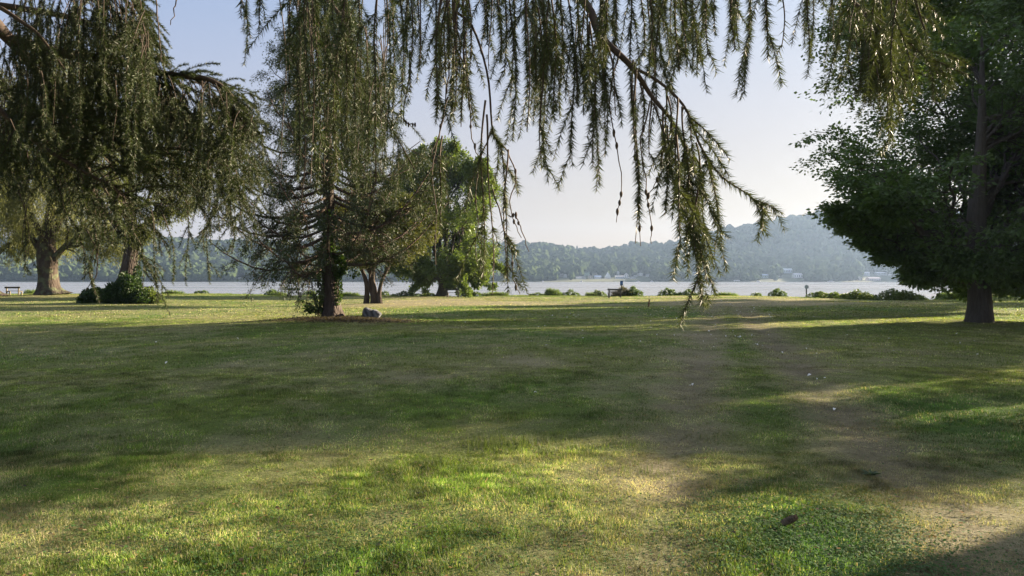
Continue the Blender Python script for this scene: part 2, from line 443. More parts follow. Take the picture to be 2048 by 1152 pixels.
def kites(pos, d, nrm, L, W, col, bend=.0):
    side = unit(np.cross(d, nrm)); L = L[:, None]; W = W[:, None]
    a = pos; b_ = pos+d*L*.45+side*W*.5; c = pos+d*L+nrm*L*bend; e = pos+d*L*.45-side*W*.5
    V = np.stack([a, b_, c, e], 1).reshape(-1, 3)
    n = len(pos)
    Fc = (np.array([[0, 1, 2, 3]])[None]+(np.arange(n)*4)[:, None, None]).reshape(-1, 4)
    return V, Fc, np.repeat(col, 4, 0)

def leaf_spray(r_, P, R, n, L, W, c0, c1, spread=.5, flat=.35, hang=.25, t0=.15, yellow=None):
    m_ = P.shape[0]; idx = np.repeat(np.arange(m_), n)
    t = t0+(1-t0)*r_.random(m_*n)
    B, T, _ = at_t(P, R, idx, t)
    Ls = np.linalg.norm(P[idx, -1]-P[idx, 0], axis=1)
    off = r_.normal(size=B.shape)*np.array([1, 1, flat])*spread*(.35+.65*(1-t*.4))[:, None]
    pos = B+off
    d = unit(off*1.2+T*.8*spread+r_.normal(size=B.shape)*.35*spread+np.array([0, 0, -hang])*spread)
    nr = unit(np.array([0, 0, 1.])+r_.normal(size=B.shape)*.55)
    q = (.5*r_.random(m_)[idx]+.5*r_.random(len(idx)))[:, None]
    col = np.array(c0)*(1-q)+np.array(c1)*q
    if yellow is not None:
        y_ = r_.random(len(idx)) < yellow[0]; col[y_] = yellow[1]
    col = col*(.75+.5*r_.random((len(idx), 1)))
    return kites(pos, d, nr, L*(.6+.8*r_.random(len(idx))), W*(.6+.8*r_.random(len(idx))), col)

def flare_trunk(pts, rads, seed, k=26, s=18, flare=1.9, ridge=.12, lobes=5, depth=.5):
    """one trunk surface with root flare and bark ridges"""
    r_ = np.random.default_rng(seed)
    pr = smooth_path(np.concatenate([np.asarray(pts, float), np.asarray(rads, float)[:, None]], 1), k)
    P = pr[:, :3]; R = pr[:, 3]
    V, Fc = tubes(P[None], R[None], s)
    V = V.reshape(k, s, 3)
    a = np.arange(s)*2*math.pi/s
    h = P[:, 2]-P[0, 2]
    fl = (flare-1)*np.exp(-h/depth)
    lob = 1+.35*np.cos(lobes*a+r_.random()*6)+.2*np.cos((lobes+2)*a+2)
    nn = fbm(np.cos(a)[None, :]*2.2+h[:, None]*.35+5, np.sin(a)[None, :]*2.2+seed, seed, 3)-.5
    sc_ = 1+fl[:, None]*lob[None]+ridge*2*nn+ridge*.5*(r_.random((1, s))-.5)
    V = P[:, None]+(V-P[:, None])*sc_[..., None]
    return V.reshape(-1, 3), Fc

def sub(V, p0): return V-np.asarray(p0)[None]

# ------------------------------------------------------------------ broadleaf trees
def broadleaf(name, label, cat, loc, prof, trunk_pts, trunk_r, seed, n1=12, n2=9, n3=8, leaves=90, L=.12, W=.09, c0=(.035, .06, .018), c1=(.06, .10, .03),
              t0=.3, ang1=1.0, up1=.35, droop=.1, bark='bark_maple', flare=1.7, limb_k=.8, spread=.45, hang=.3, yellow=None, multi=None, low=None, up3=.02, group=None, flat=.35, detail=True, lmat='leaf', ang2=.75, up2=.12):
    r_ = np.random.default_rng(seed)
    zt = np.array([p_[0] for p_ in prof]); rt = np.array([p_[1] for p_ in prof])
    rmax = rt.max(); env = (zt, rt, np.zeros(3))
    rt_ = root(name, loc, label, cat, group)
    tr = MB(); br = MB()
    V, Fc = flare_trunk(trunk_pts, trunk_r, seed, flare=flare); tr.add(V, Fc)
    stems = [(np.asarray(trunk_pts, float), np.asarray(trunk_r, float))]
    if multi:
        for pts, rads in multi:
            V, Fc = flare_trunk(pts, rads, seed+len(stems), k=18, s=12, flare=1.25, ridge=.1); tr.add(V, Fc)
            stems.append((np.asarray(pts, float), np.asarray(rads, float)))
    P1s = []; R1s = []
    per = max(2, int(math.ceil(n1/len(stems))))
    for pts, rads in stems:
        q = smooth_path(np.concatenate([pts, rads[:, None]], 1), 12)
        P, R = q[None, :, :3], q[None, :, 3]
        Q, Rr = spawn(r_, P, R, per, t0, 1, ang1, rmax*limb_k*1.55, up1, -.05, 8, .7, .10, .5, np.zeros(3), env)
        P1s.append(Q); R1s.append(Rr)
        # the leader itself carries on as a limb
        P1s.append(smooth_path(pts[-3:] if len(pts) > 2 else pts, 8)[None]); R1s.append(np.linspace(rads[-2], rads[-1], 8)[None])
    P1 = np.concatenate(P1s); R1 = np.concatenate(R1s)
    if low:
        n_, z0, z1, L_, dr_ = low
        az = np.arange(n_)*2.4+r_.random(n_); zz = z0+(z1-z0)*r_.random(n_); s_ = np.linspace(0, 1, 8)[None]
        LL = L_*(.7+.5*r_.random(n_))[:, None]
        P1 = np.concatenate([P1, np.stack([np.cos(az)[:, None]*LL*s_, np.sin(az)[:, None]*LL*s_, zz[:, None]+LL*(.35*s_-dr_*s_**2)], -1)])
        R1 = np.concatenate([R1, .06*np.linspace(1, .25, 8)[None]*np.ones((n_, 1))])
    P2, R2 = spawn(r_, P1, R1, n2, .2, 1, ang2, rmax*.62, up2, .04, 7, .6, .09, .35, np.zeros(3), env)
    P3_, R3 = spawn(r_, P2, R2, n3, .2, 1, .75 if up3 < .2 else .5, rmax*.30, up3, droop, 6, .6, .08, .2, np.zeros(3), env)
    for P, R, s_ in ((P1, R1, 7), (P2, R2, 5), (P3_, R3, 3)):
        V, Fc = tubes(P, R, s_); br.add(V, Fc)
    tr.build('trunk', M[bark], rt_, True)
    br.build('branches', M[bark], rt_, True)
    V, Fc, cc_ = leaf_spray(r_, P3_, R3, leaves, L, W, c0, c1, spread, flat, hang, yellow=yellow)
    mesh('crown', V, [Fc], M[lmat], cc_, rt_)
    return rt_

def ground(px, D):
    x = (px-CX)/F*D
    return (x, D, float(gz(x, D)))

# big maple at the right, its trunk in view
broadleaf('maple_tree', 'dark round-crowned tree on the right with a thick short trunk bearing a round knot', 'tree', ground(1958, 26.1),
          [(.6, 1.0), (1.1, 1.5), (1.9, 2.1), (2.7, 3.1), (4.2, 5.0), (6.4, 6.8), (8.2, 6.8), (10, 4.9), (11.3, 1.5)],
          [(0, 0, -.1), (.02, 0, .7), (.0, .05, 1.5), (-.05, .1, 2.6), (0, .1, 4.5), (.1, 0, 7), (.1, 0, 10.2)], [.38, .35, .335, .35, .26, .15, .04], 3,
          n1=17, n2=10, n3=9, leaves=72, L=.15, W=.105, t0=.22, ang1=1.25, up1=.15, droop=.28, spread=.23, c0=(.055, .100, .032), c1=(.11, .175, .055), flare=1.32, low=(6, 2.3, 2.9, 2.0, .9))
# knot on its trunk
kx, ky, kz = ground(1958, 26.1)
mb = MB()
a = np.linspace(0, 2*math.pi, 15)[:-1]
ring = np.stack([np.cos(a)*.13, 0*a, np.sin(a)*.17], 1)
rot = lambda q: q+np.array([-.02, -.38, 1.72])
V, Fc = tubes(np.concatenate([rot(ring), rot(ring[:1])])[None], np.full((1, 15), .045), 6); mb.add(V, Fc)
V, Fc = tubes(np.array([[[-.02, -.30, 1.72], [-.02, -.39, 1.72], [-.02, -.395, 1.72]]]), np.array([[.1, .09, .001]]), 10); mb.add(V, Fc)
kn = mb.build('knot', bark_mat('knot_wood', (.10, .085, .07), (.24, .20, .17), 20, 1, .5), [o for o in C.objects if o.name.startswith('maple_tree')][0], True)

broadleaf('maple_tree', 'tall tree rising behind the round-crowned one, its crown leaving the frame at top right', 'tree', ground(1958, 35),
          [(2.3, 5.6), (4, 8.0), (6, 9.3), (8, 9.8), (10.3, 9.4), (12.7, 7.8), (15, 5.6), (17.5, 3.5), (18.9, .8)],
          [(0, 0, -.1), (0, 0, 2), (.1, 0, 5), (0, 0, 9), (0, 0, 13), (0, 0, 17)], [.26, .20, .13, .09, .06, .02], 17,
          n1=26, n2=13, n3=8, leaves=70, L=.17, W=.12, t0=.25, up1=.35, droop=.2, spread=.42, c0=(.055, .100, .034), c1=(.105, .165, .054))
broadleaf('maple_tree', 'yellow-green leafy tree cut off by the right edge of the frame', 'tree', (20.4, 23.2, 0),
          [(1.6, 2.6), (3, 4.0), (6.5, 4.7), (9, 4.2), (11, 2.6), (12, .8)],
          [(0, 0, -.1), (0, 0, 2), (.1, 0, 5), (0, 0, 8), (0, 0, 11)], [.36, .3, .25, .16, .04], 23,
          n1=14, n2=9, n3=8, leaves=80, L=.14, W=.10, t0=.22, up1=.3, droop=.2, spread=.4, c0=(.085, .13, .032), c1=(.15, .21, .055), group='trees beside the lawn on the right')
for i, (x, y, prof, sd, lb) in enumerate([
    (17.4, 15.6, [(.8, 2), (2, 3.3), (3.4, 3.2), (4.3, 1.9)], 43, 'young low tree outside the frame on the right'),
    (36, 33, [(2, 3), (5, 5.5), (9, 6), (13, 5), (17, 2.5), (19, .8)], 46, 'broad tall tree outside the frame, behind the yellow-green one at the right'),
    (38.5, 47, [(2, 3), (5, 4.6), (9, 5), (13, 4.2), (16, 1.5)], 47, 'narrower tree outside the frame at the right, midway to the shore'),
    (27, 28.2, [(1.4, 2.4), (3, 3.4), (6, 3.8), (8, 3), (10, 1)], 48, 'rounded tree outside the frame between two taller ones at the right'),

    (52, 62, [(2, 3), (4.5, 6.5), (8, 8), (11, 7), (13.5, 4.5), (15.3, 1.2)], 31, 'broad tree outside the frame at the right, near the shore bend'),
    (64, 76.5, [(2, 3), (4.5, 6.2), (8, 7.2), (12, 6.2), (15, 3.5), (17, 1.)], 37, 'tall tree outside the frame at the right, furthest along the shore'),
    (16.5, 11.2, [(7.0, 3.0), (8.0, 4.4), (9.5, 5.0), (12, 4.4), (14.5, 1.8)], 41, 'high-crowned tree added outside the frame close on the right to shade the hanging branches')]):  # last one: unseen tree added to keep the sun off the hanging branches
    H = prof[-1][0]
    broadleaf('shade_tree', lb, 'tree', (x, y, float(gz(x, y))), prof,
              [(0, 0, -.1), (0, 0, H*.15), (.1, 0, H*.35), (0, 0, H*.6), (0, 0, H*.93)], list(np.array([.42, .36, .3, .2, .04])*(1 if H > 5 else .25)), sd,
              n1=12, n2=8 if H > 5 else 6, n3=7 if H > 5 else 5, leaves=70 if H > 5 else (7 if H < 4 else 50), L=.26 if H > 5 else .12, W=.2 if H > 5 else .09, t0=.62 if x == 16.5 else .25, droop=.0 if x == 16.5 else .15, spread=.6 if H > 5 else .25, group='trees beside the lawn on the right')

# silver maple on the shore
s_ = 74/F
mp_prof = [(.6, 1.6), (1.6, 3.8), (4.5, 6.2), (7, 6.6), (9.5, 6.1), (12, 5.2), (13.6, 3.6), (15.2, 1.8), (16.2, .6)]
broadleaf('silver_maple', 'tall open tree with fan of upright limbs on the shore beside a dark bench', 'tree', ground(884, 74), mp_prof,
          [(0, 0, -.1), (.05, 0, .8), (.1, 0, 1.8), (.2, 0, 3.2), (.5, 0, 6), (.6, .1, 10), (.4, 0, 14.4)], [.55, .42, .36, .30, .2, .12, .03], 51,
          n1=34, n2=11, n3=7, leaves=27, L=.24, W=.15, t0=.12, ang1=.62, up1=.85, droop=-.10, spread=.15, up3=.55, flat=.9, hang=.1, flare=1.35, ang2=.55, up2=.25, low=(26, 1.4, 4.2, 5.2, .6),
          c0=(.075, .12, .036), c1=(.16, .21, .065),
          multi=[([(0.05, 0, 1.2), (-.4, .1, 3), (-1.1, .2, 6), (-1.8, .2, 9.5), (-2.3, .1, 12.8)], [.26, .2, .14, .09, .03]),
                 ([(0.1, 0, 1.4), (.9, -.1, 3.4), (1.9, 0, 6), (2.6, 0, 9), (3.1, .1, 12)], [.24, .18, .13, .08, .03]),
                 ([(0, 0, 1.8), (-.2, .5, 4.5), (-.5, 1.2, 8), (-.7, 1.4, 13.8)], [.2, .16, .1, .03]),
                 ([(0, 0, .9), (-.7, -.3, 2.4), (-2.0, -.3, 4.1), (-3.4, -.2, 6.5)], [.11, .09, .06, .02])])
# three stemmed tree
broadleaf('multi_stem_tree', 'low bushy tree on three bare brown stems behind the grey boulder', 'tree', ground(745, 50.5),
          [(.9, 2.2), (1.6, 3.4), (3, 4.1), (5, 4.2), (7, 3.4), (8.8, 1.4)],
          [(-.42, 0, -.05), (-.38, 0, .9), (-.5, 0, 1.7), (-.9, .1, 2.8), (-1.3, .2, 4.6), (-1.6, .1, 6.4)], [.17, .15, .14, .11, .07, .03], 61,
          n1=18, n2=10, n3=8, leaves=42, L=.14, W=.08, t0=.32, ang1=.9, up1=.3, droop=.15, spread=.24, bark='bark_ivy', flare=1.3,
          c0=(.065, .075, .026), c1=(.13, .135, .045),
          multi=[([(.12, 0, -.05), (.1, 0, .9), (-.02, 0, 1.8), (.1, .1, 3.4), (.0, .1, 7.4)], [.24, .2, .17, .12, .03]),
                 ([(.52, -.1, -.05), (.5, -.1, .8), (.7, 0, 1.7), (1.3, .1, 3), (1.9, 0, 5.4)], [.17, .14, .12, .09, .03]),
                 ([(.1, -.05, .2), (-.12, 0, .9), (-.2, 0, 1.6), (.3, 0, 3), (.9, 0, 5)], [.11, .1, .1, .07, .03])])
# ivy clad tree at left
broadleaf('ivy_clad_tree', 'leaning thick-trunked tree wrapped in ivy at its foot, between the willow and the spruce', 'tree', ground(250, 50),
          [(5.4, 2.0), (6.6, 4.4), (8.2, 5.8), (10, 6.0), (13, 4.2), (15.5, 1.5)],
          [(-.35, 0, -.1), (-.15, 0, .8), (.15, 0, 1.9), (.4, 0, 3.1), (.45, 0, 4.6), (.3, 0, 7), (.2, 0, 10.5), (.1, 0, 14.5)], [.62, .56, .5, .46, .42, .3, .18, .04], 71,
          n1=16, n2=10, n3=8, leaves=30, L=.2, W=.06, t0=.45, ang1=1.2, up1=.15, droop=.55, spread=.3, flat=1.1, hang=1.1, bark='bark_ivy', flare=1.5,
          c0=(.05, .062, .02), c1=(.085, .10, .03))

# ------------------------------------------------------------------ willows
def willow(loc, label, seed, k=1.0):
    r_ = np.random.default_rng(seed)
    rt_ = root('willow_tree', loc, label, 'tree', 'old willows on the left')
    tr = MB()
    pts = [(0.1, 0, -.15), (0, 0, .6), (-.1, 0, 1.7), (-.2, 0, 3.0), (-.3, .1, 4.6), (.1, .2, 7), (.3, .1, 11), (.2, 0, 16)]
    V, Fc = flare_trunk(pts, [1.0, .85, .78, .76, .65, .45, .28, .06], seed, k=44, s=36, flare=1.75, ridge=.17, lobes=6, depth=.35); tr.add(V, Fc)
    pts = np.array(pts, float)
    # a heavy limb reaching right, others ascending
    limbs = [[(.4, 0, 3.0), (1.3, .1, 4.2), (2.6, .2, 5.0), (4.2, .3, 5.6), (5.6, .2, 5.9)], [(-.5, 0, 3.4), (-1.8, 0, 5.6), (-3, .3, 8.6), (-4.6, 0, 11)],
             [(.1, .2, 5), (1.4, .6, 8), (3, 1, 12), (4.2, .6, 15)], [(-.2, -.2, 4.6), (-.6, -1.6, 7), (-.9, -3, 9.6), (-1.2, -4.4, 11.5)],
             [(.2, 0, 6), (-.9, 1.5, 9.6), (-1.8, 2.6, 14), (-2.2, 3.2, 17)], [(.2, 0, 5), (1.2, -1.4, 8), (2.4, -2.6, 11.4), (3.4, -3.2, 13)], [(.2, .1, 8), (.5, -.4, 13), (.9, -.6, 18), (1, 0, 20)]]
    P1 = np.stack([smooth_path(l, 8) for l in limbs]); R1 = np.linspace(.30, .07, 8)[None]*np.ones((len(limbs), 1))
    P2, R2 = spawn(r_, P1, R1, 11, .2, 1, .9, 4.6, .35, .15, 8, .55, .1, .4, np.zeros(3))
    P3_, R3 = spawn(r_, np.concatenate([P1, P2]), np.concatenate([R1, R2]), 9, .2, 1, .9, 2.2, .1, .35, 6, .5, .08, .5, np.zeros(3))
    b_ = MB()
    for P, R, q in ((P1, R1, 8), (P2, R2, 5), (P3_, R3, 3)):
        V, Fc = tubes(P, R, q); b_.add(V, Fc)
    tr.build('trunk', M['bark_willow'], rt_, True); b_.build('branches', M['bark_willow'], rt_, True)
    # hanging strands
    idx = np.repeat(np.arange(len(P3_)), 4); t = .3+.7*r_.random(len(idx))
    B, T, _ = at_t(P3_, R3, idx, t)
    low = 2.0+3.0*r_.random(len(idx))**1.3 + 1.2*(vn(B[:, 0]*.5, B[:, 1]*.5, seed)*2)
    Ls = np.clip(np.minimum(B[:, 2]-low, 1.6+4.2*r_.random(len(idx))), .3, None)
    kk = 9; s = np.linspace(0, 1, kk)[None, :, None]
    hd = T.copy(); hd[:, 2] = 0
    Q = B[:, None]+hd[:, None]*(.5*np.sqrt(s))+r_.normal(size=(len(idx), 1, 3))*np.array([.25, .25, 0])*s
    Q[:, :, 2] -= Ls[:, None]*s[:, :, 0]**1.2
    Rr = np.full((len(idx), kk), .008)
    V1, F1, c1_ = leaf_spray(r_, Q, Rr, 34, .20, .055, (.115, .13, .045), (.20, .21, .085), .13, 1.2, 1.6, t0=0.)
    mesh('crown', V1, [F1], M['willow'], c1_, rt_)
    return rt_
willow(ground(98, 65), 'huge old willow with a flared furrowed trunk and pale hanging strands', 81)
willow((-48.3, 67, float(gz(-48.3, 67))), 'willow at the left edge of the frame showing only the side of its trunk', 83)

# ------------------------------------------------------------------ standing spruce
def conifer(loc, label, seed):
    r_ = np.random.default_rng(seed)
    rt_ = root('spruce_tree', loc, label, 'tree')
    mb = MB()
    tp = [(.05, 0, -.1), (0, 0, .6), (-.06, 0, 1.4), (-.12, 0, 2.6), (-.12, 0, 5), (-.2, 0, 9), (-.3, 0, 13.4)]
    V, Fc = flare_trunk(tp, [.36, .32, .31, .27, .2, .1, .02], seed, k=34, s=22, flare=1.6, ridge=.16, depth=.25); mb.add(V, Fc)
    mb.build('trunk', M['bark_ivy'], rt_, True)
    nb = 98
    zb = 2.25+10.9*(np.arange(nb)/nb)**1.12+r_.normal(size=nb)*.08
    az = np.arange(nb)*2.399+r_.normal(size=nb)*.3
    rad = np.interp(zb, [1.1, 2, 4, 7, 9, 11, 13.2], [3.8, 4.9, 4.7, 3.8, 2.8, 1.7, .3])*(.74+.36*r_.random(nb))
    s = np.linspace(0, 1, 9)[None, :]
    ou = np.stack([np.cos(az), np.sin(az)], 1)
    Z = zb[:, None]+rad[:, None]*(-.22*np.sin(s*math.pi*.9)+.10*s+.28*s**2.5*(r_.random((nb, 1))*1.2))
    # the long lower limbs on the right sweep upward
    swe = (ou[:, 0] > .3) & (zb < 3.6)
    Z = Z+swe[:, None]*rad[:, None]*.42*s**1.2
    Pb = np.stack([ou[:, :1]*rad[:, None]*s-.12, ou[:, 1:]*rad[:, None]*s, Z], -1)
    Pb += r_.normal(size=Pb.shape)*.03*s[..., None]
    Rb = (.02+.012*rad)[:, None]*np.linspace(1, .2, 9)[None]
    P2, R2 = spawn(r_, Pb, Rb, 14, .22, 1, .75, 1.25, -.08, .25, 6, .55, .06)
    P3_, R3 = spawn(r_, P2, R2, 5, .15, 1, .6, .55, -.35, .35, 5, .6, .05)
    br = MB()
    for P, R, q in ((Pb, Rb, 5), (P2, R2, 3), (P3_, R3, 3)):
        V, Fc = tubes(P, R, q); br.add(V, Fc)
    br.build('branches', M['bark_spruce'], rt_, True)
    A = np.concatenate([P2, P3_[:, [0, 1, 2, 2, 3, 4]]]); Ra = np.concatenate([R2, R3[:, [0, 1, 2, 2, 3, 4]]])
    V, Fc, cc_ = leaf_spray(r_, A, Ra, 22, .10, .030, (.028, .048, .020), (.060, .085, .030), .055, 1.0, .5, t0=.1, yellow=(.05, (.085, .085, .035)))
    mesh('needles', V, [Fc], M['needle'], cc_, rt_)
    return rt_
sp_loc = ground(663, 29.4)
sp = conifer(sp_loc, 'spruce standing on the lawn with ivy on its trunk and a boulder beside it', 91)

# ------------------------------------------------------------------ the overhanging foreground spruce
TRK = np.array([-4.9, 1.2, 0.])
TRK[2] = float(gz(TRK[0], TRK[1]))
fs = root('spruce_tree', tuple(TRK), 'big weeping spruce whose drooping branches hang across the top and left of the view', 'tree')
r_ = np.random.default_rng(101)
mb = MB()
V, Fc = flare_trunk([(0, 0, -.15), (0, 0, 1), (0, 0, 4), (.1, 0, 8), (0, 0, 13), (0, 0, 18)], [.48, .42, .36, .27, .16, .03], 5, k=34, s=24, flare=1.7, ridge=.1); mb.add(V, Fc)
mb.build('trunk', M['bark_spruce'], fs, True)

def limb(pts, r0, r1, k=26):
    """rows (px,py,depth)"""
    W_ = np.array([P3(*q) for q in pts])
    return smooth_path(W_, k), np.linspace(r0, r1, k)
def from_trunk(z, pts):
    return [tuple(TRK+np.array([0, 0, z]))]+pts
def limb_w(z, pts, r0, r1, k=34):
    W_ = np.array([TRK+np.array([.2, .2, z])]+[P3(*q) for q in pts])
    return smooth_path(W_, k), r1+(r0-r1)*np.linspace(1, 0, k)**1.9

LIMBS = {}
LIMBS['mid'] = limb_w(4.0, [(300, -700, 1.9), (800, -330, 1.9), (1030, -110, 1.85), (1165, 0, 1.8), (1200, 70, 1.75), (1262, 132, 1.7), (1303, 192, 1.7), (1342, 240, 1.65), (1370, 300, 1.65), (1385, 400, 1.6), (1395, 500, 1.6), (1403, 600, 1.6)], .022, .0012, 60)
LIMBS['mid2'] = limb([(1262, 132, 1.7), (1320, 165, 1.65), (1370, 215, 1.6), (1400, 290, 1.6), (1440, 350, 1.6), (1490, 385, 1.6), (1525, 412, 1.6)], .004, .0012)
LIMBS['dark'] = limb([(700, -420, 2.0), (860, -200, 2.0), (903, -60, 2.0), (908, 20, 2.0), (912, 96, 2.0)], .012, .004)
LIMBS['dark2'] = limb([(908, 20, 2.), (945, 55, 1.95), (975, 150, 1.9), (985, 260, 1.9), (1003, 300, 1.9), (1012, 420, 1.9), (1016, 585, 1.9)], .004, .001)
LIMBS['right'] = limb_w(4.6, [(600, -900, 2.2), (1200, -420, 2.3), (1480, -170, 2.3), (1640, -50, 2.2), (1715, 12, 2.2), (1752, 60, 2.2), (1772, 170, 2.2), (1778, 290, 2.2)], .028, .0015, 50)
LIMBS['right2'] = limb([(1700, 0, 2.2), (1770, 50, 2.2), (1840, 105, 2.2), (1880, 125, 2.2), (1935, 150, 2.2)], .006, .0012)
LIMBS['top'] = limb_w(4.6, [(-200, -500, 3.0), (200, -260, 3.0), (520, -150, 2.9), (800, -120, 2.8), (1100, -150, 2.7), (1400, -120, 2.7), (1620, -90, 2.7), (1800, -40, 2.7), (1850, 60, 2.7)], .034, .004, 50)
LIMBS['top2'] = limb_w(4.2, [(-100, -400, 2.2), (430, -140, 2.2), (650, -110, 2.1), (850, -80, 2.0), (1040, -70, 1.9), (1090, 40, 1.85), (1105, 150, 1.8)], .026, .002, 40)
LIMBS['spr'] = limb_w(4.4, [(-100, -300, 3.8), (300, -120, 3.8), (560, -70, 3.8), (680, 30, 3.7), (720, 150, 3.7), (780, 250, 3.7), (830, 340, 3.7)], .03, .003, 40)
LIMBS['l_thick'] = limb_w(4.9, [(-260, -60, 4.2), (-60, 10, 4.6), (20, 80, 4.8), (70, 140, 4.9), (112, 205, 5.0), (160, 290, 5.1), (190, 400, 5.1)], .075, .02, 40)
LIMBS['l_red'] = limb([(-40, -5, 4.0), (5, 18, 4.0), (45, 45, 4.0), (80, 72, 4.0), (130, 140, 4.0)], .014, .006)
LIMBS['l_main'] = limb([(20, 80, 4.8), (120, 105, 4.8), (210, 118, 4.8), (320, 146, 4.8), (420, 160, 4.8), (470, 200, 4.8), (500, 260, 4.8)], .04, .004)
LIMBS['l_top'] = limb_w(5.6, [(-300, -260, 4.4), (-80, -100, 4.6), (100, -50, 4.6), (220, -30, 4.6), (280, 20, 4.6), (305, 90, 4.6)], .04, .004)
LIMBS['l_low'] = limb([(70, 140, 4.9), (150, 230, 5.0), (260, 290, 5.0), (380, 300, 5.0), (450, 335, 5.), (480, 380, 5.)], .02, .003)
LIMBS['l_low2'] = limb([(-100, 120, 4.3), (0, 220, 4.4), (80, 290, 4.4), (180, 350, 4.4), (220, 370, 4.4), (260, 400, 4.4)], .02, .003)
LIMBS['l_back'] = limb([(-100, 0, 5.8), (60, 20, 5.8), (200, 60, 5.8), (330, 200, 5.8), (420, 260, 5.8), (520, 330, 5.8)], .03, .004)

env_top = np.array([(420, 60), (430, 95), (440, 80), (470, 110), (482, 136), (510, 128), (530, 60), (545, 150), (560, 320), (585, 400), (602, 500), (620, 430), (638, 512), (660, 430), (690, 430), (720, 440), (760, 390), (800, 320), (830, 235), (850, 150), (862, 180),
                    (872, 250), (880, 300), (910, 285), (930, 295), (955, 220), (990, 255), (1012, 400), (1030, 280), (1047, 300), (1065, 340), (1088, 378), (1112, 350), (1120, 250), (1130, 480), (1150, 430), (1165, 300), (1185, 420), (1203, 548), (1225, 410), (1247, 542),
                    (1270, 430), (1300, 380), (1325, 430), (1340, 280), (1360, 180), (1400, 205), (1425, 235), (1442, 250), (1455, 180), (1480, 242), (1500, 215), (1520, 190), (1545, 250), (1560, 272), (1576, 262), (1588, 150), (1605, 185), (1625, 190), (1640, 110), (1652, 180),
                    (1662, 240), (1690, 262), (1710, 205), (1740, 235), (1775, 305), (1790, 290), (1806, 140), (1830, 70), (1845, 20)], float)
env_mid = np.array([(1160, 250), (1203, 545), (1247, 540), (1290, 520), (1325, 562), (1345, 520), (1370, 560), (1402, 600), (1440, 540), (1450, 430), (1470, 400), (1490, 430), (1525, 415)], float)
env_left = np.array([(-60, 450), (0, 430), (60, 410), (110, 370), (160, 345), (200, 345), (240, 365), (270, 385), (300, 430), (345, 430), (375, 460), (417, 460), (440, 430), (470, 440), (500, 430), (530, 400), (560, 380)], float)
env_long = np.array([(0, 520), (45, 575), (100, 540), (200, 520), (262, 570), (300, 655), (330, 620), (345, 590), (375, 605), (417, 590), (480, 500)], float)

def strands(starts, env, fmin, seed, K=14, maxlen=9., lat=.10, out=None, minlen=.12):
    if env is env_left: starts = starts[~in_gap(starts[:, 0]+6, starts[:, 1]+8)]
    starts = starts[~((starts[:, 0] > 300) & (starts[:, 0] < 424) & (starts[:, 1] < 60) & (starts[:, 2] < 4))]
    """starts (n,3) rows (px,py,depth) -> hanging paths (n,K,3)"""
    r_ = np.random.default_rng(seed)
    px, py, D = starts.T
    n = len(px)
    sway = r_.normal(size=n)*10
    ye = np.interp(px+sway, env[:, 0], env[:, 1])-30
    f = fmin+(1-fmin)*r_.random(n)**(1.1 if env is env_left else .8)
    ln = np.clip((ye-py)*f/F*D, .0, maxlen)
    ok = ln > minlen
    px, py, D, ln, sway = px[ok], py[ok], D[ok], ln[ok], sway[ok]; n = len(px)
    s = np.linspace(0, 1, K)[None, :]
    B = np.stack([P3(a_, b_, c_) for a_, b_, c_ in zip(px, py, D)])
    a = r_.random(n)*6.283
    amp = lat*(.4+.8*r_.random(n))*np.minimum(1, ln*1.2)*(1 if env is env_left else .55)
    lx = (sway/F*D)
    Q = np.zeros((n, K, 3))
    curve = 1-(1-s)**3
    Q[:, :, 0] = B[:, :1]+lx[:, None]*curve+amp[:, None]*np.cos(a)[:, None]*curve*.6
    Q[:, :, 1] = B[:, 1:2]+amp[:, None]*np.sin(a)[:, None]*curve
    Q[:, :, 2] = B[:, 2:]-ln[:, None]*(s**1.15)
    ph = r_.random((n, 1))*6
    wob = .012*np.minimum(ln, 1.)[:, None]*np.sin(s*7+ph)
    Q[:, :, 0] += wob; Q[:, :, 1] += .012*np.cos(s*5+ph*2)
    return Q, ln

GAP = np.array([(288, 0), (308, 92), (345, 140), (430, 150), (478, 190), (505, 250), (560, 330), (2100, 330)], float)
def in_gap(px, py):
    return (px > 286) & (px < 470) & (py < np.interp(px, GAP[:, 0], GAP[:, 1]))
def along(limbs_, n, seed, t0=.3, t1=1., jit=(25, 20, .25)):
    """random starts on limbs, returned as px,py,depth"""
    r_ = np.random.default_rng(seed); out_ = []
    for nm in limbs_:
        P, R = LIMBS[nm]; L = len(P)
        k_ = int(n)
        t = t0+(t1-t0)*r_.random(k_); i = (t*(L-1)).astype(int)
        W_ = P[i]
        D = W_[:, 1]+r_.normal(size=k_)*jit[2]
        px = CX+W_[:, 0]/W_[:, 1]*F+r_.normal(size=k_)*jit[0]; py = HY-(W_[:, 2]-CZ)/W_[:, 1]*F+np.abs(r_.normal(size=k_))*jit[1]
        out_.append(np.stack([px, py, D], 1))
    return np.concatenate(out_)

def shoots(Q, ln, seed, per, L0, L1, t0=.25, ang=.75, K=6):
    r_ = np.random.default_rng(seed)
    m_ = len(Q); cnt = np.maximum(1, (ln*per).astype(int)); idx = np.repeat(np.arange(m_), cnt)
    t = t0+(1-t0)*r_.random(len(idx)); R = np.zeros(Q.shape[:2])
    B, T, _ = at_t(Q, R, idx, t)
    perp = unit(np.cross(T, r_.normal(size=T.shape)))
    a = (ang*(.6+.7*r_.random(len(idx))))[:, None]
    d = np.cos(a)*T+np.sin(a)*perp
    Ls = (L0+(L1-L0)*r_.random(len(idx))**1.5)*(1-.7*t)
    s = np.linspace(0, 1, K)[None, :, None]
    P = B[:, None]+d[:, None]*Ls[:, None, None]*s
    P[:, :, 2] -= (Ls*.45)[:, None]*s[:, :, 0]**2
    return P, Ls

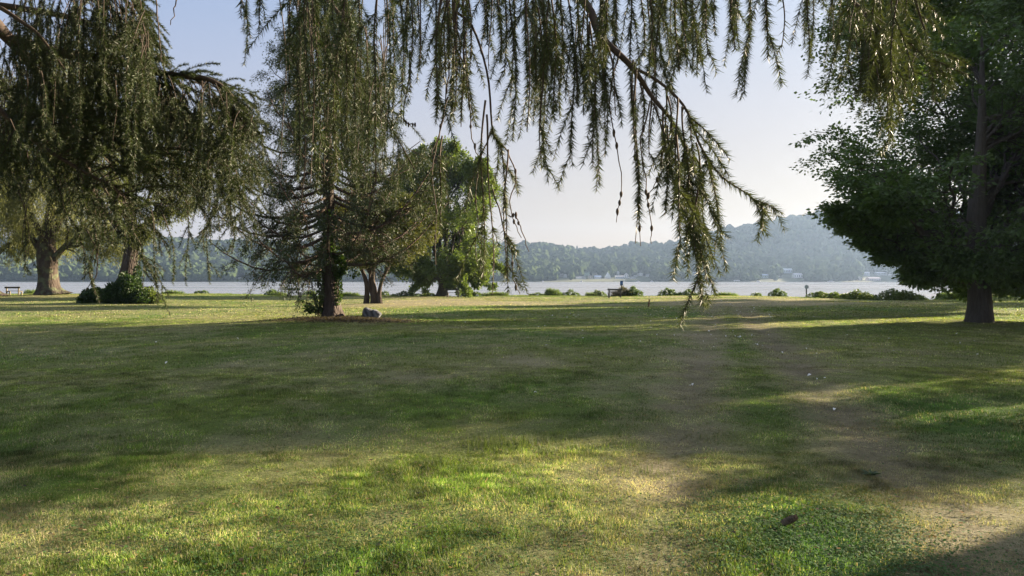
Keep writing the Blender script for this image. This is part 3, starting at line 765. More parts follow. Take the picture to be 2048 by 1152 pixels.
def needles(Q, ln, seed, per_m, nl, nw, c0, c1, t0=0., thin=None, ang=.85):
    """needle triangles all round the twigs"""
    r_ = np.random.default_rng(seed)
    cnt = np.maximum(2, (ln*(1-t0)*per_m).astype(int))
    if thin is not None: cnt = (cnt*thin).astype(int)
    idx = np.repeat(np.arange(len(Q)), cnt)
    t = t0+(1-t0)*r_.random(len(idx))
    B, T, _ = at_t(Q, np.zeros(Q.shape[:2]), idx, t)
    perp = unit(np.cross(T, r_.normal(size=T.shape)))
    a = (ang*(.75+.5*r_.random(len(idx))))[:, None]
    d = np.cos(a)*T+np.sin(a)*perp
    L = nl*(.7+.5*r_.random(len(idx)))*np.where(t > .93, .8, 1)
    sd = unit(np.cross(d, r_.normal(size=d.shape)))*(nw*.5)
    V = np.stack([B-sd, B+sd, B+d*L[:, None]], 1).reshape(-1, 3)
    per_tw = r_.random(len(Q))[idx][:, None]
    q = np.clip(.6*per_tw+.5*r_.random((len(idx), 1)), 0, 1)
    col = np.array(c0)*(1-q)+np.array(c1)*q
    return V, np.repeat(col*(.75+.5*r_.random((len(idx), 1))), 3, 0)

def spruce_section(name, limb_names, starts_list, needle_kw, shoot_kw, seed, env_list, bare=.25, twig_r=.0022, label=None, woody_frac=.0):
    """one branch part with its needles as a sub-part"""
    b_ = MB(); NV = []; NC = []
    for nm in limb_names:
        P, R = LIMBS[nm]; V, Fc = tubes(P[None]-TRK, R[None], 8 if R[0] > .01 else 5); b_.add(V, Fc)
    r_ = np.random.default_rng(seed)
    for q_, nm in enumerate(limb_names):
        if nm not in SPRAY: continue
        n_, t0_, L0_, L1_, K_ = SPRAY[nm]; P, R = LIMBS[nm]
        i0 = int(t0_*(len(P)-1)); tip = P[i0:]
        seg = tip[np.linspace(0, len(tip)-1, 14).astype(int)][None]; sl = np.linalg.norm(np.diff(seg[0], axis=0), axis=1).sum()*np.ones(1)
        V, c_ = needles(seg, sl, seed+900+q_, t0=0, **needle_kw); NV.append(V-TRK); NC.append(c_)
        idx = np.zeros(n_, int); t = r_.random(n_); B, T, _ = at_t(seg, np.zeros(seg.shape[:2]), idx, t)
        perp = unit(np.cross(T, r_.normal(size=T.shape))); a = (.45+.55*r_.random(n_))[:, None]; d = unit(np.cos(a)*T+np.sin(a)*perp+np.array([0, 0, -.15]))
        Ls = (L0_+(L1_-L0_)*r_.random(n_))*(1-.5*t); sx_ = np.linspace(0, 1, 7)[None, :, None]
        S = B[:, None]+d[:, None]*Ls[:, None, None]*sx_; S[:, :, 2] -= (Ls*K_)[:, None]*sx_[:, :, 0]**2
        V, Fc = tubes(S-TRK, np.linspace(twig_r*.8, twig_r*.35, 7)[None]*np.ones((n_, 1)), 4); b_.add(V, Fc)
        V, c_ = needles(S, Ls, seed+930+q_, t0=0, **needle_kw); NV.append(V-TRK); NC.append(c_)
        S2, s2 = shoots(S, Ls, seed+950+q_, 7, .03, .09, t0=.2, ang=.6)
        V, c_ = needles(S2, s2, seed+970+q_, t0=0, **needle_kw); NV.append(V-TRK); NC.append(c_)
    for j, (st, env_, fmin, lat) in enumerate(starts_list):
        Q, ln = strands(st, env_, fmin, seed+j*10, lat=lat)
        dead = (r_.random(len(Q)) < woody_frac)
        V, Fc = tubes(Q-TRK, np.linspace(twig_r*1.15, twig_r*.45, Q.shape[1])[None]*np.ones((len(Q), 1)), 4); b_.add(V, Fc)
        S, sl = shoots(Q, ln*np.where(dead, .4, 1.), seed+j*10+1, **shoot_kw)
        V, Fc = tubes(S-TRK, np.linspace(twig_r*.6, twig_r*.3, S.shape[1])[None]*np.ones((len(S), 1)), 3); b_.add(V, Fc)
        thin = np.where(dead, .12, 1.)
        V, c_ = needles(Q, ln, seed+j*10+2, t0=bare, thin=thin, **needle_kw); NV.append(V-TRK); NC.append(c_)
        V, c_ = needles(S, sl, seed+j*10+3, t0=.05, **needle_kw); NV.append(V-TRK); NC.append(c_)
    o = b_.build('branch', M['twig'], fs, True)
    if label: o['label'] = label
    V = np.concatenate(NV); mesh('needles', V, [np.arange(len(V)).reshape(-1, 3)], M['needle'], np.concatenate(NC), o)
    return o

SPRAY = {'mid': (16, .68, .06, .16, .5), 'mid2': (9, .35, .06, .15, .3), 'dark2': (6, .5, .04, .1, .3), 'top2': (16, .6, .08, .25, .5), 'right': (12, .66, .06, .2, .5), 'right2': (14, .2, .08, .18, .3), 'top': (26, .45, .1, .3, .6), 'spr': (26, .5, .12, .35, .6), 'l_main': (60, .4, .1, .4, .35), 'l_top': (60, .45, .1, .45, .35), 'l_thick': (40, .45, .1, .4, .4), 'l_red': (8, .5, .05, .2, .5)}
near_kw = dict(per_m=1700, nl=.0215, nw=.0019, c0=(.028, .042, .016), c1=(.080, .100, .033))
near_sh = dict(per=9, L0=.06, L1=.26, ang=.6)
def scatter_top(n, seed, px0, px1, D0, D1, dens=None):
    r_ = np.random.default_rng(seed)
    px = px0+(px1-px0)*r_.random(n)
    if dens is not None:
        k_ = r_.random(n) < np.interp(px, dens[0], dens[1]); px = px[k_]
    n = len(px)
    return np.stack([px, -160+150*r_.random(n), D0+(D1-D0)*r_.random(n)], 1)
dens = ([420, 540, 560, 845, 850, 866, 875, 1025, 1040, 1120, 1130, 1330, 1345, 1440, 1450, 1580, 1590, 1645, 1655, 1800, 1830, 1850],
        [.55, .5, 1., 1., .15, .15, .7, .45, .8, .6, .75, .8, .8, .9, .7, .8, .35, .5, .9, 1, .6, .2])
rr_ = np.random.default_rng(3)
S_top = scatter_top(125, 201, 860, 1850, 1.4, 2.2, dens)[:72]
m_ = S_top[:, 0] < 1340
spruce_section('b', ['mid', 'mid2', 'dark', 'dark2', 'top2'],
               [(S_top[m_], env_top, .12, .10), (scatter_top(60, 207, 860, 1340, 1.5, 2.4, dens), env_top*np.array([1, .5]), .2, .08), (along(['mid'], 36, 211, .30, .97, (10, 8, .06)), env_mid, .25, .05), (along(['mid2'], 12, 212, .1, .95, (4, 4, .03)), env_mid, .2, .03),
                (along(['dark', 'top2'], 18, 213, .45, 1, (12, 10, .08)), env_top, .3, .06),
                (np.array([[968, 200, 1.7], [970, 230, 1.7], [1014, 300, 1.9], [884, 270, 2.0], [1403, 560, 1.6], [1395, 520, 1.6], [1385, 480, 1.6]]), np.array([(800, 520), (890, 520), (960, 628), (980, 628), (1010, 590), (1200, 600), (1500, 625)], float), .9, .03)],
               near_kw, near_sh, 300, None, woody_frac=.22, label='near drooping branches in the middle, ending over the lake')
spruce_section('b', ['right', 'right2', 'top'],
               [(S_top[~m_], env_top, .15, .08), (scatter_top(60, 208, 1340, 1840, 1.6, 2.5, dens), env_top*np.array([1, .6]), .2, .08), (along(['right'], 38, 221, .62, .97, (14, 8, .06)), env_top, .3, .05), (along(['right2'], 20, 222, .1, .95, (4, 3, .03)), np.array([(1600, 260), (1790, 250), (1850, 190), (1900, 175), (1935, 170)], float), .3, .03)],
               near_kw, near_sh, 400, None, woody_frac=.12, label='branches at upper right in front of the dark crowned tree')
spruce_section('b', ['spr'],
               [(scatter_top(56, 231, 425, 860, 1.8, 3.2, dens), env_top, .2, .12), (along(['spr'], 34, 232, .45, .97, (40, 10, .15)), env_top, .3, .08)],
               dict(per_m=1300, nl=.0225, nw=.0022, c0=(.018, .030, .012), c1=(.062, .088, .028)), dict(per=8, L0=.06, L1=.24), 500, None, woody_frac=.25, label='curtain of strands hanging in front of the standing spruce')
left_kw = dict(per_m=1000, nl=.024, nw=.0034, c0=(.016, .027, .011), c1=(.058, .080, .026))
spruce_section('b', ['l_thick', 'l_red', 'l_main', 'l_top', 'l_low', 'l_low2', 'l_back'],
               [(along(['l_main'], 95, 241, .05, 1, (16, 18, .3)), env_left, .3, .12), (along(['l_top'], 125, 242, .45, 1, (14, 14, .3)), env_left, .15, .15),
                (along(['l_low'], 70, 243, .05, 1, (20, 16, .3)), env_left, .25, .12), (along(['l_low2'], 50, 244, .1, .8, (26, 16, .3)), env_left, .2, .12),
                (along(['l_back', 'l_thick'], 60, 245, .3, 1, (22, 18, .4)), env_left, .2, .15),
                (np.array([[300, 420, 4.4], [328, 430, 4.4], [375, 400, 4.8], [417, 400, 4.8], [45, 400, 4.4], [40, 380, 4.4], [52, 410, 4.4], [205, 400, 4.6]]), env_long, .93, .04)],
               left_kw, dict(per=10, L0=.08, L1=.34), 600, None, woody_frac=.10, twig_r=.0024, label='dense dark branches filling the left of the view')
# extra horizontal sprays with upturned tips along the top of the left mass
def upsprays(nm, n, seed, t0, t1, L, kw):
    r_ = np.random.default_rng(seed)
    P, R = LIMBS[nm]
    Q, Rr = spawn(r_, P[None], np.maximum(R, .004)[None], n, t0, t1, .8, L, .25, .15, 8, .5, .05)
    return Q
b_ = MB(); NV = []; NC = []
for nm, n, t0, L in (('l_main', 60, .35, .8), ('l_low', 40, .2, .8), ('l_top', 45, .5, .7), ('l_back', 50, .3, .9), ('l_low2', 36, .2, .8), ('l_thick', 34, .4, .9)):
    Q = upsprays(nm, n, 700+n, t0, 1, L, None)
    qx = CX+Q[:, :, 0]/Q[:, :, 1]*F; qy = HY-(Q[:, :, 2]-CZ)/Q[:, :, 1]*F
    Q = Q[~(in_gap(qx, qy+14).any(1) | (qx.max(1) > 540))]
    ln = np.linalg.norm(Q[:, -1]-Q[:, 0], axis=1)
    V, Fc = tubes(Q-TRK, np.linspace(.004, .0015, 8)[None]*np.ones((len(Q), 1)), 4); b_.add(V, Fc)
    S, sl = shoots(Q, ln, 710+n, 16, .08, .30, t0=.15, ang=.8)
    V, Fc = tubes(S-TRK, np.full((len(S), S.shape[1]), .0016), 3); b_.add(V, Fc)
    V, c_ = needles(Q, ln, 720+n, t0=.15, **left_kw); NV.append(V-TRK); NC.append(c_)
    V, c_ = needles(S, sl, 730+n, t0=0., **left_kw); NV.append(V-TRK); NC.append(c_)
o = b_.build('branch', M['twig'], fs, True)
V = np.concatenate(NV); mesh('needles', V, [np.arange(len(V)).reshape(-1, 3)], M['needle'], np.concatenate(NC), o)
# high crown of the same tree, above the frame
nb = 70; zb = 4.8+12.*(np.arange(nb)/nb); az = np.arange(nb)*2.399
rad = np.interp(zb, [4.8, 8, 13, 17.5], [4.6, 4., 2.4, .5]); s = np.linspace(0, 1, 7)[None]
Pb = np.stack([np.cos(az)[:, None]*rad[:, None]*s, np.sin(az)[:, None]*rad[:, None]*s, zb[:, None]-rad[:, None]*.25*np.sin(s*3)+.1*rad[:, None]*s], -1)
Rb = (.02+.012*rad)[:, None]*np.linspace(1, .2, 7)[None]
P2, R2 = spawn(r_, Pb, Rb, 12, .2, 1, .8, 1.5, -.1, .35, 6, .5, .05)
b_ = MB()
for P, R in ((Pb, Rb), (P2, R2)):
    V, Fc = tubes(P, R, 4); b_.add(V, Fc)
o = b_.build('branch', M['twig'], fs, True)
V, Fc, cc_ = leaf_spray(r_, P2, R2, 70, .16, .05, (.022, .036, .014), (.05, .065, .022), .16, 1.2, 1.2)
mesh('needles', V, [Fc], M['needle'], cc_, o)
# thin bare hanging twigs with tiny cones
b_ = MB(); cb = MB()
r_ = np.random.default_rng(77)
bare = [[(895, 200, 2.), (884, 270, 2.), (876, 320, 2.), (880, 420, 2.), (886, 520, 2.)], [(925, 100, 1.9), (935, 200, 1.9), (948, 300, 1.9), (975, 360, 1.9)], [(900, 120, 2.), (890, 200, 2.), (868, 300, 2.)],
        [(985, 250, 1.9), (960, 330, 1.9), (957, 420, 1.9), (962, 520, 1.9)], [(1000, 290, 1.9), (1025, 340, 1.9), (1022, 420, 1.9), (1045, 480, 1.9)], [(1015, 430, 1.9), (1035, 440, 1.9), (1050, 490, 1.9)],
        [(985, 380, 1.9), (1005, 470, 1.9), (1018, 560, 1.9), (1027, 586, 1.9)], [(1270, 130, 1.7), (1282, 260, 1.7), (1280, 330, 1.7), (1287, 510, 1.7)], [(1240, 100, 1.7), (1225, 200, 1.7), (1250, 330, 1.7), (1240, 430, 1.7)],
        [(1300, 200, 1.7), (1290, 300, 1.7), (1298, 430, 1.7), (1297, 500, 1.7)], [(318, -20, 3.), (320, 60, 3.), (324, 135, 3.)], [(352, -20, 3.), (352, 50, 3.)], [(600, 150, 2.6), (615, 260, 2.6), (605, 400, 2.6), (612, 470, 2.6)], 
        [(745, 230, 2.5), (748, 330, 2.5), (740, 420, 2.5)], [(820, 100, 2.4), (810, 230, 2.4), (838, 245, 2.4)],
        [(170, 455, 6.), (192, 500, 6.), (190, 545, 6.), (168, 577, 6.)], [(200, 470, 6.), (190, 520, 6.), (187, 535, 6)], [(1340, 240, 1.65), (1310, 330, 1.65), (1285, 400, 1.65)]]
for q in bare:
    b_ = MB()
    P, R = limb(q, .0022*q[0][2]/2, .0010*q[0][2]/2, 16)
    P = P+np.cumsum(r_.normal(size=P.shape)*.003, 0)
    V, Fc = tubes(P[None]-TRK, R[None], 4); b_.add(V, Fc)
    for i in range(3, 15):
        if r_.random() < .28 and q[0][2] < 3:
            c_ = P[i]; l_ = .010+.008*r_.random()
            V, Fc = tubes(np.array([[c_+[0, 0, l_*.5], c_+[0, 0, l_*.3], c_, c_-[0, 0, l_*.4], c_-[0, 0, l_*.6]]])-TRK, np.array([[.0005, .0030, .0038, .0026, .0004]]), 6); b_.add(V, Fc)
    b_.build('twig', M['twig'], fs, True)


# ------------------------------------------------------------------ ivy and weeds
def leaf_blob(name, label, cat, loc, blobs, n, L, W, c0, c1, seed, mat='leaf', group=None, up=False, stems=False):
    """blobs: (x,y,z,rx,ry,rz,weight) in local metres"""
    r_ = np.random.default_rng(seed)
    w = np.array([b_[6] for b_ in blobs], float); w /= w.sum()
    k_ = r_.choice(len(blobs), n, p=w); Bq = np.array([b_[:6] for b_ in blobs], float)[k_]
    u = unit(r_.normal(size=(n, 3))); rad = (.45+.6*r_.random((n, 1))**.5)
    lump = .75+.5*fbm(u[:, 0]*2.2+k_, u[:, 2]*2.2+u[:, 1], seed, 3)[:, None]
    pos = Bq[:, :3]+u*Bq[:, 3:6]*rad*lump
    pos[:, 2] = np.abs(pos[:, 2])
    d = unit(u+r_.normal(size=(n, 3))*.5+(np.array([0, 0, 1.4]) if up else np.array([0, 0, .1])))
    nr = unit(u+r_.normal(size=(n, 3))*.7)
    q = r_.random((n, 1)); col = (np.array(c0)*(1-q)+np.array(c1)*q)*(.7+.6*r_.random((n, 1)))
    V, Fc, cc_ = kites(pos, d, nr, L*(.6+.8*r_.random(n)), W*(.6+.8*r_.random(n)), col)
    o = mesh(name, V, [Fc], M[mat], cc_)
    o.location = loc
    return tag(o, label, cat, group)

g0 = ground(238, 48.6)
leaf_blob('ivy_bush', 'dark ivy thicket heaped round the foot of the leaning tree', 'ivy', g0,
          [(-1.7, 0, .1, .8, .8, .85, 2.4), (-.9, .1, .1, .7, .8, .75, 1.8), (-.1, -.2, .3, .8, .8, 1.0, 3), (.7, -.1, .4, .75, .8, 1.2, 3), (1.5, 0, .1, .6, .7, .7, 1.4), (.25, .3, 1.2, .4, .5, .7, 1.0), (.75, .5, 1.2, .35, .4, .6, .6), (-2.1, 0, .1, .5, .6, .6, 1), (.75, .9, 1.9, .2, .3, .6, .25)],
          17000, .15, .12, (.020, .040, .014), (.045, .08, .024), 111)
leaf_blob('bush', 'light green shrub at the right foot of the ivy thicket', 'bush', ground(292, 49), [(0, 0, .2, .8, .6, .85, 1), (.5, .1, .1, .5, .5, .6, .6)], 2600, .13, .08, (.07, .10, .03), (.13, .17, .05), 112)
x0, y0, z0 = sp_loc
leaf_blob('ivy_vine', 'ivy climbing the trunk of the standing spruce', 'ivy', sp_loc,
          [(-.36, -.05, 1.4, .12, .3, .75, 1.4), (.32, -.1, 2.1, .24, .3, .5, 2.2), (.30, -.1, 1.1, .10, .25, .6, .8), (-.34, -.1, .6, .08, .2, .45, .4), (-.1, -.22, 2.6, .34, .25, .5, 2), (.8, -.1, 1.75, .35, .25, .15, .3), (-.12, -.2, 3.6, .3, .28, .7, 1.2)], 3000, .10, .09, (.030, .058, .018), (.07, .12, .03), 113)
r_ = np.random.default_rng(114)
pb = MB()
nst = 26
A0 = np.stack([-.45-.1*r_.random(nst), -.15+.3*r_.random(nst), np.full(nst, .05)], 1)
tipx = -.4-1.0*r_.random(nst); tip = np.stack([tipx, -.4+.8*r_.random(nst), .15+.95*r_.random(nst)*(1-.45*np.abs(tipx+.4))], 1)
s = np.linspace(0, 1, 6)[None, :, None]
Q = A0[:, None]*(1-s)+tip[:, None]*s; Q[:, :, 2] += .12*np.sin(s[:, :, 0]*3.14)
wr = root('weed_plant', sp_loc, 'leafy sapling clump at the left foot of the spruce trunk', 'weed')
V, Fc = tubes(Q, np.full((nst, 6), .006), 3); mesh('stem', V, [Fc], M['twig'], None, wr)
V, Fc, cc_ = leaf_spray(r_, Q, np.full((nst, 6), .01), 26, .12, .07, (.030, .055, .016), (.07, .12, .03), .08, .5, .3, t0=.25)
mesh('leaves', V, [Fc], M['leaf'], cc_, wr)

# ------------------------------------------------------------------ shore plants
SH = [  # px, D offset from shore, width m, height m, kind, label
    (62, 'small green tuft on the bank right of the first bench', .9, .45, 't'), (212, 'low bank weeds behind the dark sign post', 2.0, .55, 't'), (345, 'flat green patch on the bank left of a taller tuft', 2.2, .3, 't'),
    (404, 'rounded green tuft alone on the bank left of the spruce', 1.2, .7, 'b'), (541, 'pointed tuft left of the green bench', 1.0, .85, 'b'), (562, 'low weeds beside the left end of the green bench', 1.3, .4, 't'),
    (619, 'spiky tuft just left of the spruce trunk on the bank', .95, .55, 't'), (690, 'low weeds between the spruce trunk and the three stems', 2.6, .3, 't'), (765, 'dark green bush just right of the three bare stems', 1.1, .6, 'b'),
    (812, 'long dark low bush left of the open tree on the shore', 3.0, .55, 'b'), (862, 'dark shady bush at the foot of the open tree on the shore', 1.8, .5, 'b'), (942, 'leafy green bush right of the bench beside the open tree', 1.7, .8, 'b'),
    (990, 'thin low weeds behind the long hanging twig', 2.4, .4, 't'), (1075, 'low dense weeds left of a grassy tuft', 1.6, .4, 'b'), (1106, 'upright grassy tuft in the middle of the bank', 1.3, .9, 't'), (1141, 'rounded weeds right of the upright grassy tuft', 1.6, .6, 'b'),
    (1183, 'sparse low weeds left of the round tuft', .9, .45, 't'), (1199, 'round green tuft left of the bench with three boards', 1.0, .85, 'b'), (1246, 'tall purple-tipped weeds behind the bench under the blue sign', 1.9, .95, 'w'), (1266, 'big green bush right of the bench under the blue sign', 1.6, 1.15, 'b'),
    (1334, 'round bush standing alone right of the wooden stake', 1.5, 1.05, 'b'), (1378, 'wide low bush behind the tip of the longest hanging branch', 2.6, .65, 'b'), (1450, 'faint low weeds between two hanging branch tips', 2.4, .25, 't'),
    (1510, 'small round tuft at the left end of the bank hedge', .8, .6, 'b'), (1555, 'dark rounded bush starting the bank hedge', 1.5, .75, 'b'), (1600, 'tall bush with a pointed top beside the pale sign', 1.0, 1.35, 'b')]
shoreg = 'plants along the lake bank'
for i, (px, lb, w, h, kd) in enumerate(SH):
    D = 72.0
    for _ in range(6): D = float(shore((px-CX)/F*D))-.2
    x = (px-CX)/F*D; loc = (x, D, float(gz(x, D))-.05)
    nb_ = max(2, int(w/.5)); rr2 = np.random.default_rng(500+i)
    bl_ = []
    for j in range(nb_):
        xx = -w/2+w*(j+.5)/nb_; e = 1-.5*abs(2*(j+.5)/nb_-1)
        hh = h*e*(.7+.4*rr2.random()); bl_.append((xx, rr2.normal()*.15, hh*.35, w/nb_*.75, .4, hh*.8, hh))
    if kd == 'b':
        leaf_blob('bush', lb, 'bush', loc, bl_, int(1300*w*max(h, .4)), .14, .08, (.045, .085, .025), (.12, .17, .045), 520+i, group=shoreg)
    else:
        c0, c1 = ((.07, .12, .03), (.16, .21, .06)) if kd == 't' else ((.07, .065, .045), (.13, .12, .06))
        leaf_blob('weed_clump', lb, 'weeds', loc, bl_, int(1500*w*max(h, .4)), .34, .035, c0, c1, 520+i, mat='grass', group=shoreg, up=True)
# the continuous hedge of bank plants at the right: lumps one can tell apart
hed = [(1640, 1.5, .8), (1668, 1.5, .75), (1692, 1.3, .65), (1713, 1.1, 1.05), (1733, 1.0, .85), (1752, 1.0, .55), (1785, 1.7, 1.15), (1815, 1.7, 1.1), (1838, 1.0, .7), (1905, 1.8, .7), (1925, 1.5, .9), (2010, 2.0, 1.0), (2050, 2.4, 1.0)]
names_h = ['yellow-green bush just right of the pale sign', 'low bush second to the right of the pale sign', 'lowest part of the bank hedge near its middle', 'pointed little bush standing above the bank hedge', 'slim bush right of the pointed one in the hedge', 'low gap filler bush left of the two large round bushes',
           'left one of the two large round bushes in the bank hedge', 'right one of the two large round bushes in the bank hedge', 'small bush under the left edge of the dark round crown', 'yellowish bank bush left of the thick maple trunk', 'taller bank bush touching the thick maple trunk on its left',
           'bank bush right of the thick maple trunk', 'bank bush cut by the right edge of the frame']
for i, (px, w, h) in enumerate(hed):
    D = 62.0
    for _ in range(8): D = .5*D+.5*(float(shore((px-CX)/F*D))-.3)
    x = (px-CX)/F*D
    leaf_blob('bush', names_h[i], 'bush', (x, D, float(gz(x, D))-.05), [(-w*.3, 0, h*.2, w*.5, .5, h*.48, 1), (w*.3, .1, h*.2, w*.5, .5, h*.4, 1), (0, 0, h*.32, w*.35, .45, h*.52, 1)], int(1500*w*h), .13, .085, (.05, .088, .024), (.14, .18, .045), 560+i, group=shoreg)

# ------------------------------------------------------------------ benches, signs, stake, rock
def bench(px, D, label, wid=1.45, mat='bench', slats=1, rz=0.):
    rt_ = root('park_bench', ground(px, D), label, 'bench', 'benches facing the lake')
    rt_.rotation_euler[2] = rz
    h = wid/2
    MB().box((0, -.02, .76), (wid, .045, .17)).build('backrest', M[mat], rt_, bevel=.01)
    if slats > 1:
        MB().box((0, 0.0, .55), (wid*.92, .04, .09)).build('back_slat', M[mat], rt_, bevel=.008)
    mb = MB(); [mb.box((0, .12+.15*j, .43), (wid*.95, .125, .045)) for j in range(3)]
    mb.build('seat', M[mat], rt_, bevel=.006)
    for s_ in (-1, 1):
        mb = MB(); x = s_*h*.76
        mb.box((x, .02, .42), (.10, .09, .88)); mb.box((x, .46, .2), (.10, .09, .42)); mb.box((x, .24, .375), (.085, .46, .07))
        mb.build('leg', M['bench_leg'] if slats == 1 else M['bench'], rt_, bevel=.008)
bench(25, 70, 'grey bench at the left edge between two willow trunks', 1.5)
bench(292, 71, 'dark bench half hidden behind the ivy thicket', 1.35, rz=.1)
bench(587, 69.5, 'green bench seen left of the spruce trunk', 1.3, 'bench_green')
bench(905, 69.5, 'blue-grey bench beside the open tree on the shore', 1.35, rz=-.08)
bench(1230, 68.5, 'weathered bench with extra back slat beneath the blue sign', 1.42, 'bench', 2)

def sign(px, ytop, ybot, wpx, D, name, label, colr, post, foot_w=.06, arrow=False):
    g = ground(px, D); rt_ = root(name, g, label, 'sign')
    zt = CZ+(HY-ytop)/F*D-g[2]; zb = CZ+(HY-ybot)/F*D-g[2]; w = wpx/F*D
    MB().box((0, .03, zt/2-.1), (foot_w, foot_w, zt+.1)).build('post', plain_mat(name+'_post', post, .7, .2, 9, .2), rt_)
    mb = MB(); mb.box((0, -.02, (zt+zb)/2), (w, .03, zt-zb))
    if arrow: mb.box((0, -.02, zt+.03), (w*.45, .03, .08))
    mb.build('panel', plain_mat(name+'_panel', colr, .5, .12, 5), rt_, bevel=.01)
    if not arrow:
        MB().box((0, -.038, (zt+zb)/2+.02), (w*.7, .006, (zt-zb)*.3)).build('panel_marking', plain_mat(name+'_mark', tuple(np.minimum(np.array(colr)*2.2+.02, .8)), .6, .2, 20), rt_)
sign(185, 564.5, 574.5, 5.4, 69, 'notice_sign', 'dark notice on a pale post beside the ivy thicket', (.03, .04, .04), (.5, .5, .46), .07)
sign(1243, 561.5, 571, 5.6, 75.5, 'notice_sign', 'blue sign on a brown post behind the bench and weeds', (.02, .07, .20), (.16, .11, .09), .10)
sign(1613, 571, 577, 8, 72, 'marker_sign', 'pale grey-blue sign on a dark post above the bank hedge', (.26, .32, .36), (.05, .055, .05), .09, arrow=True)

g = ground(1297, 43.5)
mb = MB(); V, Fc = tubes(np.array([[(0, 0, -.1), (.005, 0, .2), (.03, 0, .47), (.03, 0, .475)]]), np.array([[.05, .048, .045, .001]]), 8); mb.add(V, Fc)
o = mb.build('wooden_stake', plain_mat('stake_wood', (.14, .085, .05), .85, .3, 12, .4), smooth=False); o.location = g; o.rotation_euler[1] = .05
tag(o, 'short brown wooden stake standing alone on the lawn', 'stake')

def boulder(loc, parts, seed, label):
    r_ = np.random.default_rng(seed)
    bm = bmesh.new()
    for (c, s_, tilt) in parts:
        b2 = bmesh.new(); bmesh.ops.create_icosphere(b2, subdivisions=4, radius=1)
        for v in b2.verts:
            p_ = np.array(v.co)
            # squarish faceted block
            q = np.sign(p_)*np.abs(p_)**.55; q = q/max(.001, np.max(np.abs(q)))**.35*.8
            n_ = float(fbm(np.array(q[0]*2.1+seed), np.array(q[2]*2.4+q[1]*1.7), seed, 4))-.5
            q = q*(1+.28*n_)*np.array(s_)
            ca, sa = math.cos(tilt), math.sin(tilt)
            q = np.array([q[0]*ca-q[2]*sa, q[1], q[0]*sa+q[2]*ca])
            v.co = Vector(q+np.array(c))
        me_ = bpy.data.meshes.new('t'); b2.to_mesh(me_); b2.free(); bm.from_mesh(me_); bpy.data.meshes.remove(me_)
    me = bpy.data.meshes.new('boulder'); bm.to_mesh(me); bm.free()
    m, nt, ns, lk = new_mat('boulder_stone')
    out = ns.new('ShaderNodeOutputMaterial'); p = ns.new('ShaderNodeBsdfPrincipled'); p.inputs['Roughness'].default_value = .85
    tc = ns.new('ShaderNodeTexCoord'); no = N(ns, 'ShaderNodeTexNoise'); no.inputs['Scale'].default_value = 5; no.inputs['Detail'].default_value = 9; no.inputs['Roughness'].default_value = .7
    wv = N(ns, 'ShaderNodeTexWave'); wv.inputs['Scale'].default_value = 1.6; wv.inputs['Distortion'].default_value = 3; wv.inputs['Detail'].default_value = 4
    mp = ns.new('ShaderNodeMapping'); mp.inputs['Rotation'].default_value = (0, .5, .3)
    lk.new(tc.outputs['Object'], mp.inputs[0]); lk.new(mp.outputs[0], wv.inputs['Vector']); lk.new(tc.outputs['Object'], no.inputs['Vector'])
    ad = N(ns, 'ShaderNodeMix', data_type='RGBA'); ad.inputs[0].default_value = .45
    lk.new(no.outputs['Fac'], ad.inputs[6]); lk.new(wv.outputs['Fac'], ad.inputs[7])
    r = ramp(ns, [(.3, (.045, .047, .052)), (.75, (.15, .157, .17))]); lk.new(ad.outputs[2], r.inputs[0]); lk.new(r.outputs[0], p.inputs['Base Color'])
    b = ns.new('ShaderNodeBump'); b.inputs['Strength'].default_value = .7; b.inputs['Distance'].default_value = .03; lk.new(ad.outputs[2], b.inputs['Height']); lk.new(b.outputs[0], p.inputs['Normal']); lk.new(p.outputs[0], out.inputs['Surface'])
    me.materials.append(m)
    o = link(bpy.data.objects.new('boulder', me)); o.location = loc
    return tag(o, label, 'boulder')
boulder(ground(744, 29.6), [((-.16, 0, .20), (.27, .26, .24), -.35), ((.17, -.02, .15), (.22, .25, .19), -.55)], 4, 'split grey boulder on the lawn beside the standing spruce')

# feathers / pale litter on the lawn
fm = plain_mat('pale_feather', (.78, .78, .75), .8, .1, 20)
def feather_mesh():
    n_ = 7; t = np.linspace(0, 1, n_); w = .017*np.sin(t*3.0+.1)**.7; z = .012+.018*t*(1-t)*4
    V = np.concatenate([np.stack([t*.06-.03, -w, z], 1), np.stack([t*.06-.03, w, z+.004], 1)])
    f = [[i, i+1, n_+i+1, n_+i] for i in range(n_-1)]
    return V, f
V, f = feather_mesh()
proto = mesh('feather', V, [np.array(f)], fm); big = [(1386, 770), (1380, 771), (1619, 752), (1633, 759), (1649, 759), (1669, 822), (1564, 705), (1515, 691), (1519, 690), (1511, 689), (333, 726), (994, 703), (1071, 793), (931, 649), (1778, 680), (1894, 689), (1920, 688), (1948, 685), (1956, 711), (1686, 637), (1628, 637)]
r_ = np.random.default_rng(9)
spots = list(big)
for _ in range(75):
    y_ = 603+110*r_.random()**1.9; D = CZ*F/(y_-HY)
    xw = (-.4+.285*D if r_.random() < .55 else 1.6+.275*D)+r_.normal()*1.0
    spots.append((CX+F*xw/D, y_))
for _ in range(36):
    y_ = 605+60*r_.random(); spots.append((950+420*r_.random(), y_))
for _ in range(14): spots.append((100+1900*r_.random(), 615+90*r_.random()))
